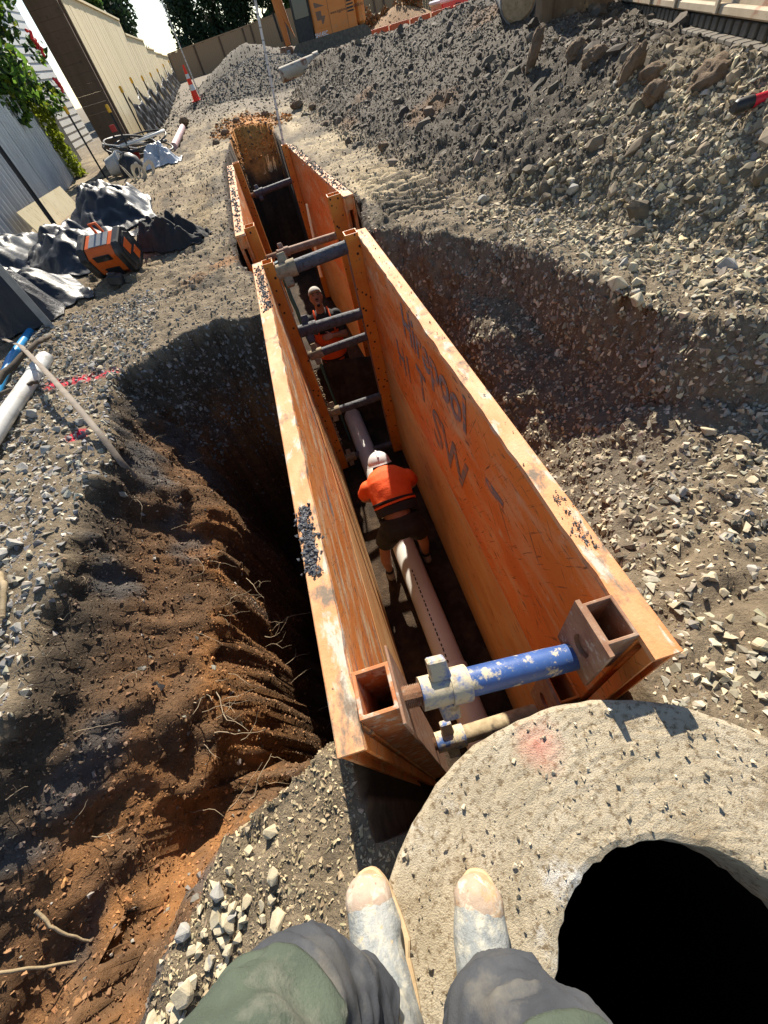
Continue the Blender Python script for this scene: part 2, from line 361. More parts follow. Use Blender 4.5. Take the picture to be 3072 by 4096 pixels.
C = lerp(C, c_grey, sstep(-.1, .35, tx - xfv) * (ty > 1) * sstep(2.2, 4.2, ty + n1))
C = lerp(C, np.array((.22, .18, .12)), sstep(-.1, .2, tx - xfv) * sstep(4.5, 2.5, ty + n1) * (ty > 0))
C = lerp(C, np.array((.23, .12, .05)), sstep(.2, .45, n3) * sstep(.0, .3, tx - xfv) * .5 * (ty > 5))
hol = (tx > .55) & (tz < -.3) & (~t_in)
C = lerp(C, np.array((.14, .115, .085)), hol * sstep(-.3, -.55, tz))
C = lerp(C, np.array((.16, .08, .03)), hol * sstep(-.8, -1.1, tz))
dpt = -tz
strat = sstep(.25, .75, dpt + .25 * n1) * sstep(1.75, 1.2, dpt + .3 * n2)
Cp = lerp(np.tile(c_top, (len(tx), 1)), c_brown, sstep(.15, .4, dpt + .1 * n1)); Cp = lerp(Cp, c_or, strat * sstep(-.05, .35, n2 + .5 * n1 + .25 * (tx + 1.4)) * .9)
Cp = lerp(Cp, np.array((.09, .085, .08)), sstep(.22, .4, fbm(P1, 3.2, 3, 90)) * .8)
Cp = lerp(Cp, c_grey * 1.1, sstep(2.75, 3.15, ty) * sstep(.8, .3, dpt))
pm = t_in & (dpt > .06)
C = np.where(pm[:, None], Cp, C)
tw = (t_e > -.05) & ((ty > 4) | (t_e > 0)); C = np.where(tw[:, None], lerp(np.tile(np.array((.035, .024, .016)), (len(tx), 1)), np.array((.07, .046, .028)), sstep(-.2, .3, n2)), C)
C = lerp(C, np.array((.52, .22, .045)), tw * sstep(12.4, 13.2, ty) * sstep(-.7, -.3, tz + .4 * n2)); 
C = lerp(C, np.array((.48, .21, .05)), (sstep(1.1, .2, np.hypot(tx + .15, (ty - 14.9) * .6))))
C = lerp(C, c_far, sstep(14, 20, ty) * (1 - tw)); 
C = lerp(C, c_grey * .95, (np.hypot(tx - .9, ty - 24.5) < 3.7) * .9); C = lerp(C, np.array((.11, .095, .072)), (np.hypot(tx - .6, ty - 31) < 3.2) * .9)
C = lerp(C, np.array((.30, .17, .07)), (np.hypot(tx - 8.8, ty - 31.5) < 2.7) * .9)
C = lerp(C, np.array((.30, .13, .04)), (sstep(.22, .0, np.hypot(tx + 1.05, ty - 4.55)) + sstep(.25, .05, np.hypot(tx + .75, ty - 4.8))).clip(0, 1) * .6)
pk = np.array((.60, .03, .06))
C = lerp(C, pk, sstep(.07, .03, seg_d(tx, ty, (-2.13, 3.21), (-1.64, 3.14))) * (n2 > -.15)); 
C = lerp(C, pk, (np.minimum(np.hypot(tx + 1.75, ty - 2.61), np.hypot(tx + 1.68, ty - 2.36)) < .06) * (n2 > -.2) * 1.)
idx = np.arange(NX * NY).reshape(NY, NX)
quads = np.stack([idx[:-1, :-1], idx[:-1, 1:], idx[1:, 1:], idx[1:, :-1]], -1).reshape(-1, 4)
def mesh_np(name, V, F, mat, attr=None, cols=None, smooth=False):
    me = bpy.data.meshes.new(name); n, k = F.shape
    me.vertices.add(len(V)); me.vertices.foreach_set('co', np.ascontiguousarray(V, np.float32).ravel())
    me.loops.add(n * k); me.loops.foreach_set('vertex_index', np.ascontiguousarray(F, np.int32).ravel())
    me.polygons.add(n); me.polygons.foreach_set('loop_start', np.arange(0, n * k, k, dtype=np.int32))
    if attr:
        a = me.attributes.new(attr, 'FLOAT_COLOR', 'POINT'); a.data.foreach_set('color', np.ascontiguousarray(np.c_[cols, np.ones(len(cols))], np.float32).ravel())
    me.polygons.foreach_set('use_smooth', np.full(n, smooth)); me.update(calc_edges=True); me.validate(); me.materials.append(mat)
    o = bpy.data.objects.new(name, me); COL.objects.link(o); return o
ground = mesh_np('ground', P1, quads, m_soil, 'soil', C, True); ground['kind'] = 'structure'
_gi = lambda v, g: np.clip(np.searchsorted(g, v) - 1, 0, len(g) - 2)
def gz(x, y):       # height of the finished ground
    i, j = int(_gi(x, GX)), int(_gi(y, GY)); u = (x - GX[i]) / (GX[i + 1] - GX[i]); w = (y - GY[j]) / (GY[j + 1] - GY[j])
    Z = P1[:, 2].reshape(NY, NX)
    return float((Z[j, i] * (1 - u) + Z[j, i + 1] * u) * (1 - w) + (Z[j + 1, i] * (1 - u) + Z[j + 1, i + 1] * u) * w)

# ------------------------------------------------------------------ crushed rock and clods
def hull_variant(n, seed, flat=.7, subdiv=False):
    r = random.Random(seed); bm = bmesh.new()
    for _ in range(n):
        v = Vector((r.gauss(0, 1), r.gauss(0, 1), r.gauss(0, 1))).normalized() * r.uniform(.75, 1.05)
        bm.verts.new((v.x * r.uniform(.85, 1.1), v.y * .82, v.z * flat))
    bmesh.ops.convex_hull(bm, input=bm.verts); bmesh.ops.delete(bm, geom=[v for v in bm.verts if not v.link_faces], context='VERTS')
    bmesh.ops.triangulate(bm, faces=bm.faces); bm.verts.index_update()
    V = np.array([v.co[:] for v in bm.verts]) * .5; F = np.array([[v.index for v in f.verts] for f in bm.faces]); bm.free(); return V, F
VARS = [hull_variant(8, 100 + k, .5 + .35 * (k % 3) / 2) for k in range(14)]
TINY = [hull_variant(6, 200 + k, .8) for k in range(12)]
CLODS = [hull_variant(11, 300 + k, .85) for k in range(10)]
fc = P1[quads].mean(1); fe1 = P1[quads[:, 2]] - P1[quads[:, 0]]; fe2 = P1[quads[:, 3]] - P1[quads[:, 1]]; fcr = np.cross(fe1, fe2); farea = .5 * np.linalg.norm(fcr, axis=1); fn = fcr / (2 * farea[:, None] + 1e-12)
f_in = t_in[quads[:, 0]]; f_e = t_e[quads].max(1); f_col = C[quads].mean(1)
SLAB_C = (.26, -.52); SLAB_R = .68
free = (np.hypot(fc[:, 0] - .26, fc[:, 1] + .52) > .70) & (f_e < 0)
def scatter(name, mask, count, smin, smax, col, var=.25, mat=m_rock, shapes=VARS, sink=.36, label=None, cat='gravel', power=2.2, mixcol=None, seed=1, ground_mix=0., gain=1.25):
    g = np.random.default_rng(seed); w = farea * mask; w = w / w.sum(); fi = g.choice(len(w), count, p=w)
    a, b = g.random(count), g.random(count); q = quads[fi]
    p = (P1[q[:, 0]] * ((1 - a) * (1 - b))[:, None] + P1[q[:, 1]] * (a * (1 - b))[:, None] + P1[q[:, 2]] * (a * b)[:, None] + P1[q[:, 3]] * ((1 - a) * b)[:, None])
    s = smin + (smax - smin) * g.random(count) ** power
    nrm_ = fn[fi]
    # random rotation, biased so that flat stones lie on the slope
    th = g.random(count) * 6.283; tl = g.normal(0, .45, (count, 2))
    up = nrm_ + np.c_[tl, np.zeros(count)] * .6; up /= np.linalg.norm(up, axis=1)[:, None]
    t = np.cross(up, np.c_[np.cos(th), np.sin(th), g.normal(0, .2, count)]); t /= np.linalg.norm(t, axis=1)[:, None] + 1e-9; bt = np.cross(up, t)
    p = p + nrm_ * (s * (.35 - sink))[:, None]
    base = np.array(col) if mixcol is None else np.where((g.random(count) < mixcol[1])[:, None], np.array(mixcol[0]), np.array(col))
    base = base * np.ones((count, 1)) * (1 - ground_mix) + f_col[fi] * gain * ground_mix
    cc = base * np.exp(g.normal(0, var, count))[:, None] * (1 + g.normal(0, .022, (count, 3)))
    Vs, Fs, Cs = [], [], []; off = 0; vi = g.integers(0, len(shapes), count)
    for k, (V, F) in enumerate(shapes):
        m = np.where(vi == k)[0]
        if not len(m): continue
        st = 1 + g.normal(0, .18, (len(m), 1, 3))
        L = V[None] * s[m][:, None, None] * st
        W = L[:, :, 0:1] * t[m][:, None] + L[:, :, 1:2] * bt[m][:, None] + L[:, :, 2:3] * up[m][:, None] + p[m][:, None]
        Vs.append(W.reshape(-1, 3)); Fs.append((F[None] + (np.arange(len(m)) * len(V))[:, None, None] + off).reshape(-1, 3)); Cs.append(np.repeat(cc[m], len(V), 0)); off += len(m) * len(V)
    o = mesh_np(name, np.concatenate(Vs), np.concatenate(Fs), mat, 'tone', np.concatenate(Cs).clip(.01, .9))
    return tag(o, label, cat, kind='stuff')
X_, Y_, Z_ = fc[:, 0], fc[:, 1], fc[:, 2]; fxf = np.interp(Y_, *XF)
patch = sstep(-.25, .3, fbm(fc, 1.1, 3, 123)) * .9 + .1
near_r = free & (X_ > .68) & (X_ < 3.4) & (Y_ > -.6) & (Y_ < 3.4) & (~f_in)
scatter('gravel', near_r * patch, 10500, .014, .062, (.40, .34, .23), .30, label='pale crushed gravel on the bench right of the shield', mixcol=((.30, .27, .21), .35), power=2.2, seed=2)
scatter('soil_crumbs', near_r * 1., 17000, .006, .03, (.24, .185, .12), .3, shapes=TINY, label='brown soil crumbs between the stones right of the shield', cat='soil', ground_mix=.6, gain=1.1, power=2.5, seed=31)
scatter('gravel', (near_r & (Y_ < 1.2)) * 1., 1500, .03, .075, (.40, .36, .27), .2, label='larger pale stones strewn on the gravel beside the slab', seed=3)
hollow_f = free & (X_ > .7) & (X_ < 2.4) & (Y_ > .6) & (Y_ < lip_y(X_) + .1) & (~f_in)
scatter('gravel', hollow_f * 1., 7000, .014, .065, (.27, .235, .175), .35, label='dusty stones on the sides of the hollow right of the shield', power=2.4, seed=33, mixcol=((.18, .15, .11), .4))
up_r = free & (X_ > .75) & (X_ < fxf + .3) & (Y_ > 3.0) & (Y_ < 16)
scatter('gravel', up_r * np.exp(-(Y_ - 3) / 5.), 4500, .012, .06, (.27, .22, .15), .3, label='muddy stones trodden into the clay strip before the mound', power=2.8, seed=4)
mound = free & (X_ > fxf - .1) & (X_ < np.interp(Y_, *XC) + 1.2) & (Y_ > 2.2) & (Y_ < 19.5)
scatter('gravel', mound * patch * np.clip(1.6 - Y_ / 18, .4, 1) * sstep(2.2, 5, Y_), 11000, .016, .075, (.135, .115, .088), .45, label='dark grey rubble covering the long spoil mound', mixcol=((.20, .165, .115), .25), seed=5, ground_mix=.4)
scatter('soil_crumbs', mound * np.clip(1.6 - Y_ / 18, .4, 1), 26000, .014, .075, (.085, .066, .045), .35, shapes=TINY, label='dark brown crumbs of soil all over the spoil mound', cat='soil', ground_mix=.6, gain=1.15, power=2.4, seed=32)
scatter('soil_crumbs', mound * patch, 700, .09, .24, (.11, .085, .056), .3, shapes=[hull_variant(26, 900 + k, .8) for k in range(8)], label='bigger lumps of soil among the rubble of the spoil mound', cat='soil', ground_mix=.4, sink=.45, seed=43)
mlow = free & (X_ > fxf - .5) & (X_ < fxf + 1.1) & (Y_ > .8) & (Y_ < 5.0)
scatter('gravel', mlow * patch, 8000, .015, .085, (.40, .33, .21), .3, label='pale tan stones at the near foot of the spoil mound', mixcol=((.20, .18, .145), .35), power=2.6, seed=6)
left_g = free & (~f_in) & (X_ > -2.7) & (X_ < -1.35) & (Y_ > .3) & (Y_ < 4.6)
scatter('gravel', left_g * 1., 10000, .010, .065, (.36, .325, .255), .28, label='grey gravel along the left edge of the pit', mixcol=((.24, .23, .22), .4), power=2.8, seed=7)
left_p = free & (~f_in) & (X_ > -3.2) & (X_ < -.45) & (Y_ > 3.1) & (Y_ < 11)
scatter('gravel', left_p * np.exp(-(Y_ - 3.2) / 2.2), 8000, .010, .05, (.26, .215, .15), .3, label='gritty stones on the bank beyond the left pit', mixcol=((.17, .155, .13), .4), power=3, seed=8)
scatter('gravel', left_p * sstep(4, 6, Y_) + (free & (X_ < -.7) & (X_ > -3.4) & (Y_ > 10) & (Y_ < 26)) * .5, 9000, .012, .07, (.16, .125, .085), .25, shapes=TINY, label='dark muddy crumbs along the left walkway', cat='soil', seed=9, ground_mix=.75, gain=1.05, power=3)
fgm = free & (~f_in) & (X_ > -1.35) & (X_ < .3) & (Y_ < .5) & (Y_ > -1.2)
scatter('gravel', fgm * 1., 16000, .005, .028, (.36, .29, .18), .26, shapes=TINY, label='fine gravel between the pit and the manhole slab', power=3, seed=10)
pit_m = f_in & (Z_ < -.02) & (Z_ > -2.2)
scatter('soil_crumbs', pit_m * (.3 + 1. * (X_ < -.6)), 15000, .008, .036, (.10, .06, .035), .35, shapes=CLODS, label='brown soil crumbs on the dug pit slope', cat='soil', mixcol=((.30, .125, .035), .2), power=3.2, seed=11, ground_mix=.8)
scatter('soil_crumbs', pit_m * (X_ < -.75), 42000, .006, .022, (.10, .06, .035), .3, shapes=TINY, label='fine crumbling earth all over the dug pit slope', cat='soil', ground_mix=.92, gain=1.2, power=1.6, seed=51)
scatter('gravel', pit_m * (Z_ > -1.2) * (.10 + (Y_ > 2.9) * 3), 2200, .012, .06, (.20, .185, .16), .35, label='grey stones fallen onto the pit walls', seed=12)
farg = free & (Y_ > 16) & (Y_ < 36) & (X_ > -4) & (X_ < 9)
scatter('soil_crumbs', farg * 1., 8000, .03, .16, (.12, .10, .072), .35, shapes=TINY, label='lumpy soil over the far end of the site', cat='soil', ground_mix=.5, seed=41)
pile = free & (np.hypot(X_ - .9, Y_ - 24.5) < 3.5)
scatter('gravel', pile * 1., 6000, .05, .14, (.15, .145, .13), .3, label='dark gravel on the stockpile behind the trench', seed=13)
endm = (np.hypot(X_ + .15, (Y_ - 14.6) * .6) < 1.1) & (Z_ > -.45)
scatter('soil_crumbs', endm * 1., 1600, .02, .12, (.50, .22, .05), .25, shapes=CLODS, label='orange clay crumbs around the far trench end', cat='soil', mixcol=((.12, .09, .06), .3), seed=14)
# ------------------------------------------------------------------ trench shields
def plate_quad(mb, a, b, z0, z1, th, inward):   # vertical plate from plan point a to b, thickness along inward (plan vector)
    a, b = Vector((a[0], a[1], 0)), Vector((b[0], b[1], 0)); w = Vector((inward[0], inward[1], 0)) * th
    pts = [a, b, b + w, a + w]; return mb.prism([(p.x, p.y, z0) for p in pts], (0, 0, z1 - z0))
def spreader(shield, p0, p1, r, mats, collar_at=.14, lug=True, thread=True, name='spreader_bar'):
    p0, p1 = Vector(p0), Vector(p1); ax = (p1 - p0).normalized(); L = (p1 - p0).length
    bar = MB()
    n = 9; path = [p0 + ax * (L * (collar_at + (1 - collar_at) * k / n)) for k in range(n + 1)]
    bar.tube(path, [r] * (n - 1) + [r * .97, r * .97], 18)
    o = bar.build(name, mats[0], shield, smooth=True)
    c = MB(); q = p0 + ax * (L * collar_at)
    c.tube([q - ax * r * 2.2, q - ax * r * .2, q - ax * r * .1], [r * 1.12, r * 1.12, r * 1.12], 16); c.tube([q - ax * r * .1, q + ax * r * 1.3], r * 1.25, 16); c.build('collar', mats[1], o, smooth=True)
    if lug:
        up = Vector((0, 0, 1)); side = ax.cross(up).normalized(); b = MB()
        c0 = q - ax * r * .5
        for sg in (1, -1):
            b = MB(); d = (up * .75 - side * .66).normalized() * sg; w = d.cross(ax).normalized()
            a0 = c0 + d * r * .9; a1 = c0 + d * r * 2.5
            b.prism([a0 - ax * r * .75 - w * r * .6, a0 + ax * r * .75 - w * r * .6, a1 + ax * r * .65 - w * r * .6, a1 - ax * r * .65 - w * r * .6], w * r * .9)
            b.build('turning_lug', mats[1], o, bev=r * .12)
    if thread:
        t = MB(); k = 22; path, rad = [], []
        e = q - ax * r * 2.2
        for i in range(k):
            path.append(p0 + (e - p0) * (i / (k - 1))); rad.append(r * (.78 if i % 2 else .68))
        t.tube(path, rad, 14); t.build('threaded_rod', m_rust, o)
    return o
def post_tube(shield, x0, x1, y0, y1, z0, z1, wall, mat, name='sleeve_post'):
    b = MB(); a = [(x0, y0), (x1, y0), (x1, y1), (x0, y1)]; c = [(x0 + wall, y0 + wall), (x1 - wall, y0 + wall), (x1 - wall, y1 - wall), (x0 + wall, y1 - wall)]
    v = [(p[0], p[1], z) for z in (z0, z1) for p in a] + [(p[0], p[1], z) for z in (z0, z1) for p in c]
    f = []
    for i in range(4):
        j = (i + 1) % 4
        f += [(i, j, 4 + j, 4 + i), (8 + j, 8 + i, 12 + i, 12 + j), (4 + i, 4 + j, 12 + j, 12 + i), (j, i, 8 + i, 8 + j)]
    return b.add(v, f).build(name, mat, shield, bev=.002)
ZT = .12
m_pocket = M('flaked_red_orange_paint', [(.3, (.36, .10, .03)), (.6, (.50, .19, .07)), (.8, (.52, .33, .2))], 12, .7, layers=[((.52, .42, .32), 22, .56, .05, .9), ((.12, .06, .04), 40, .64, .04, .9)], bump=.5, bscale=60)
sh1 = thing('trench_shield', 'nearest orange steel trench shield with a blue spreader across its near end', 'trench shield', (.17, 2.1, -2.5))
# right panel
def wavy_rail(shield, xo0, xo1, xi0, xi1, y0, y1, mat, seed, amp=.004):
    n = 60; r = random.Random(seed); b = MB(); rows = []
    for k in range(n + 1):
        t = k / n; y = y0 + (y1 - y0) * t; xo = xo0 + (xo1 - xo0) * t; xi = xi0 + (xi1 - xi0) * t
        ej = r.uniform(-amp, amp); sgn = 1 if xi < xo else -1
        rows.append([(xo, y, ZT - .02), (xo, y, ZT - .003), (xo - sgn * .004, y, ZT + r.uniform(-.001, .001)), (xi + ej, y, ZT + r.uniform(-.002, .001)), (xi + ej - sgn * .003, y, ZT - .02)])
    v = [p for q in rows for p in q]; f = []
    for k in range(n):
        for j in range(4): f.append((k * 5 + j, k * 5 + j + 1, k * 5 + 6 + j, k * 5 + 5 + j))
        f.append((k * 5 + 4, k * 5, k * 5 + 5, k * 5 + 9))
    f += [(0, 1, 2, 3, 4), tuple(n * 5 + j for j in (4, 3, 2, 1, 0))]
    return b.add(v, f).build('top_rail', mat, shield)
def side_panel(shield, xo0, xo1, xi0, xi1, y0, y1, zseam, zbot, m_up, m_lo, m_rl, seed):
    root = MB(); sg = 1 if xo0 > xi0 else -1
    root.prism([(xo0 - sg * .004, y0 + .05, zbot), (xo1 - sg * .004, y1, zbot), (xo1 - sg * .03, y1, zbot), (xo0 - sg * .03, y0 + .05, zbot)], (0, 0, ZT - .022 - zbot))
    core = root.build('side_panel', m_orange, shield)
    wavy_rail(core, xo0, xo1, xi0, xi1, y0, y1, m_rl, seed)
    for nm, za, zb, mt in (('upper_sheet', zseam + .006, ZT - .024, m_up), ('lower_sheet', zbot, zseam - .006, m_lo)):
        b = MB(); b.prism([(xi0, y0 + .06, za), (xi1, y1 - .004, za), (xi1 + sg * .045, y1 - .004, za), (xi0 + sg * .045, y0 + .06, za)], (0, 0, zb - za)); b.build(nm, mt, core, bev=.003)
    b = MB(); b.prism([(xi0 + sg * .01, y0 + .06, zseam - .006), (xi1 + sg * .01, y1 - .01, zseam - .006), (xi1 + sg * .04, y1 - .01, zseam - .006), (xi0 + sg * .04, y0 + .06, zseam - .006)], (0, 0, .012)); b.build('seam', m_dark, core)
    # near end face with slots
    lo, hi = sorted((xo0, xi0)); e = MB(); ya, yb = y0 + .03, y0 + .042
    e.box((lo, y0 + .004, zbot), (lo + .012, yb, ZT - .021)); e.box((hi - .012, y0 + .004, zbot), (hi, yb, ZT - .021))
    sl = [(-.20, -.02), (-.62, -.45), (-1.12, -.95), (-1.7, -1.5)]
    for (a, c) in ((lo + .012, lo + .026), (hi - .026, hi - .012)): e.box((a, ya, zbot), (c, yb, ZT - .021))
    zs = ZT - .021
    for (s0, s1) in sl: e.box((lo + .026, ya, s1), (hi - .026, yb, zs)); zs = s0
    e.box((lo + .026, ya, zbot), (hi - .026, yb, zs)); e.build('end_channel', m_orange, core)
    return core
side_panel(sh1, .637, .645, .562, .548, .17, 4.10, -1.0, -2.48, m_orange, m_tan, m_rail, 3)
side_panel(sh1, -.300, -.424, -.224, -.330, .18, 4.06, -1.0, -2.48, m_oleft, m_tan, m_rail, 4)
post_tube(sh1, -.224, -.112, .245, .375, -2.45, ZT + .004, .012, m_pocket); 
b = MB(); b.box((-.1125, .205, -2.45), (-.104, .42, ZT + .006)); b.build('guide_plate', m_rust, sh1, bev=.002)
post_tube(sh1, .470, .562, .235, .36, -.16, ZT + .004, .01, m_rust)
def hole_plate(shield, x, y0, y1, z0, z1, th, hy, hz, hr, mat):
    n = 20; b = MB(); ring = []; outer = []
    for k in range(n):
        w = 2 * math.pi * k / n + math.pi / 4; c, s = math.cos(w), math.sin(w); ring.append((hy + hr * c, hz + hr * 1.25 * s))
        m = max(abs(c), abs(s)); u, v_ = c / m, s / m
        outer.append((hy + (u * (y1 - hy) if u > 0 else u * (hy - y0)), hz + (v_ * (z1 - hz) if v_ > 0 else v_ * (hz - z0))))
    v = [(x, *p) for p in outer] + [(x, *p) for p in ring] + [(x + th, *p) for p in outer] + [(x + th, *p) for p in ring]; f = []
    for k in range(n):
        j = (k + 1) % n; f += [(k, j, n + j, n + k), (2 * n + j, 2 * n + k, 3 * n + k, 3 * n + j), (n + k, n + j, 3 * n + j, 3 * n + k), (j, k, 2 * n + k, 2 * n + j)]
    return b.add(v, f).build('bracket_plate', mat, shield)
hole_plate(sh1, .455, .205, .372, -.17, ZT + .012, .014, .285, -.01, .036, m_rust)
post_tube(sh1, .470, .562, .235, .36, -1.0, -.62, .01, m_orange); hole_plate(sh1, .455, .215, .372, -1.02, -.60, .014, .29, -.8, .036, m_rust)
post_tube(sh1, -.335, -.236, 3.92, 4.045, -2.45, ZT + .01, .01, m_post); post_tube(sh1, .430, .548, 3.935, 4.065, -2.45, ZT + .03, .01, m_post)
b = MB(); b.box((-.236, 3.95, -2.4), (-.229, 4.02, .10)); b.build('guide_plate', m_rust, sh1); b = MB(); b.box((.421, 3.96, -2.4), (.430, 4.03, .10)); b.build('guide_plate', m_rust, sh1)
spreader(sh1, (-.11, .30, -.015), (.47, .29, -.135), .044, (m_blue, m_bluemud), .26)
spreader(sh1, (-.11, .30, -1.10), (.47, .30, -1.16), .044, (m_tanbar, m_bluemud), .2)
spreader(sh1, (-.23, 3.98, .02), (.43, 3.98, .055), .055, (m_mudbar, m_tanbar), .16)
spreader(sh1, (-.23, 3.98, -.525), (.43, 3.98, -.535), .052, (m_mudbar, m_mudbar), .18)
spreader(sh1, (-.23, 3.98, -.80), (.43, 3.98, -.775), .042, (m_mudbar, m_tanbar), .16)
spreader(sh1, (-.23, 3.98, -1.55), (.43, 3.98, -1.535), .046, (m_mudbar, m_tanbar), .12)
spreader(sh1, (-.23, 3.98, -2.33), (.43, 3.98, -2.33), .046, (m_mudbar, m_tanbar), .12)
# chain hanging on the left far post
for k in range(18):
    b = MB(); z = -.95 - k * .05 if k < 11 else -1.62 - (k - 11) * .06
    b.ring((-.215, 3.90, z), (1, 0, 0) if k % 2 else (0, 1, 0), .011, .02, .007, 10); b.build('chain_link', m_tanbar, sh1)
# sprayed lettering on the right panel
m_grey = M('grey_spray_paint', [(.3, (.15, .15, .15)), (.7, (.24, .235, .23))], 12, .7, layers=[((.70, .21, .04), (60, 6, 40), .58, .05), ((.70, .22, .04), (9, 5, 9), .60, .06)], bump=.1)
core_r = [o for o in sh1.children if o.name.startswith('side_panel')][0]
XD = (.00356, -1, 0)
xf_ = lambda y: .562 - .014 * (y - .17) / 3.93 - .003
text_mesh('lettering', 'Hirepool', .33, m_grey, core_r, (xf_(2.66), 2.66, -.17), XD, (0, 0, 1), .0004, bold=.005)
text_mesh('lettering', 'H1', .34, m_grey, core_r, (xf_(3.02), 3.02, -.60), XD, (0, 0, 1), .0004, bold=.003)
text_mesh('lettering', 'T', .36, m_grey, core_r, (xf_(2.42), 2.42, -.52), XD, (0, 0, 1), .0004, bold=.003)
text_mesh('lettering', 'SW', .44, m_grey, core_r, (xf_(2.12), 2.12, -.72), XD, (0, 0, 1), .0004, bold=.005)
b = MB(); b.prism([(xf_(1.22), 1.22, -.30), (xf_(1.02), 1.02, -.27), (xf_(1.02), 1.02, -.22), (xf_(1.22), 1.22, -.25)], (.002, 0, 0)); b.build('paint_dash', m_grey, core_r)
# far shield
sh2 = thing('trench_shield', 'second orange trench shield standing farther along behind the first', 'trench shield', (.1, 7.4, -2.5))
ZT_old = ZT
side_panel(sh2, .772, .485, .66, .40, 5.30, 9.70, -1.1, -2.48, m_orange, m_tan, m_rail, 6)
side_panel(sh2, -.580, -.735, -.475, -.62, 5.08, 9.50, -1.1, -2.48, m_orange, m_tan, m_rail, 7)
post_tube(sh2, .50, .655, 5.42, 5.56, -2.45, ZT + .01, .01, m_post); post_tube(sh2, -.475, -.36, 5.20, 5.34, -2.45, ZT + .01, .01, m_post)
post_tube(sh2, .30, .405, 9.52, 9.66, -2.45, ZT + .04, .012, m_post); post_tube(sh2, -.62, -.505, 9.30, 9.44, -2.45, ZT + .03, .012, m_post)
spreader(sh2, (-.51, 9.37, -.335), (.31, 9.57, -.33), .05, (m_mudbar, m_mudbar), .22)
spreader(sh2, (-.36, 5.27, -.20), (.50, 5.48, -.25), .040, (m_rust, m_rust), .25)
spreader(sh2, (-.36, 5.27, -2.2), (.50, 5.48, -2.2), .040, (m_rust, m_rust), .25)
# grit lying on the rails
def grit(name, label, spots, n, col, seed, s0=.006, s1=.028):
    g = np.random.default_rng(seed); Vs, Fs, Cs = [], [], []; off = 0
    for k in range(n):
        (x0, y0, x1, y1, w) = spots[g.integers(len(spots))]; t = g.random(); V, F = VARS[g.integers(len(VARS))]
        p = np.array([x0 + (x1 - x0) * t + g.normal(0, w), y0 + (y1 - y0) * t + g.normal(0, .01), ZT + .004]); s = s0 + (s1 - s0) * g.random() ** 2
        a = g.random() * 6.28; Rm = np.array([[math.cos(a), -math.sin(a), 0], [math.sin(a), math.cos(a), 0], [0, 0, 1]])
        Vs.append((V * s) @ Rm.T + p); Fs.append(F + off); off += len(V); Cs.append(np.tile(np.array(col) * math.exp(g.normal(0, .35)), (len(V), 1)))
    return tag(mesh_np(name, np.concatenate(Vs), np.concatenate(Fs), m_rock, 'tone', np.concatenate(Cs)), label, 'grit', kind='stuff')
grit('grit', 'dark grit heaped on the left top rail of the nearest shield', [(-.285, .74, -.295, 1.05, .016), (-.325, 3.0, -.375, 3.95, .02), (-.31, 2.0, -.32, 3.0, .02)][:2], 900, (.10, .10, .105), 5)
grit('grit', 'dark grit on the right top rail of the nearest shield', [(.60, .5, .60, .75, .014), (.60, .9, .6, 3.9, .02)], 170, (.12, .11, .10), 6, .004, .016)
grit('grit', 'grey grit on both top rails of the farther shield', [(-.535, 5.2, -.68, 9.4, .025), (.70, 5.5, .45, 9.6, .03)], 900, (.15, .15, .14), 8, .01, .05)

# ------------------------------------------------------------------ pipe and manhole
pipe = thing('sewer_pipe', 'long pale grey plastic pipe lying on the trench floor', 'pipe', (.1, 2.5, -2.45))
b = MB(); pa, pb = Vector((.21, .25, -2.36)), Vector((.0, 5.75, -2.36)); n = 30
b.tube([pa + (pb - pa) * k / n for k in range(n + 1)], .125, 28); pb_ = b.build('barrel', m_pvc, pipe, smooth=True)
b = MB(); q = pa + (pb - pa) * .10; d = (pb - pa).normalized(); b.tube([q, q + d * .01, q + d * .17, q + d * .19], [.126, .138, .138, .126], 28); b.build('socket', m_pvc, pipe, smooth=True)
m_print = M('black_print', [(0, G(.02)), (1, G(.04))], 5, .7, bump=0)
pn = Vector((-.15, 0, 1)).normalized()
for k in range(26):
    b = MB(); c = pa + d * (.45 + k * .05) + Vector((-.02, 0, .1245)); b.box((c.x - .006, c.y - .012, c.z - .003), (c.x + .006, c.y + .012 + .006 * (k % 3), c.z + .0015)); b.build('print_mark', m_print, pb_)
m_shaft_shade = M('shade_dark_concrete', [(.3, G(.012)), (.7, G(.022))], 8, .85, bump=.3)  # near-black colour puts the shade inside the shaft into the concrete
mh = thing('manhole', 'round concrete manhole lid with a dark access hole under the boots', 'manhole', (SLAB_C[0], SLAB_C[1], -.2))
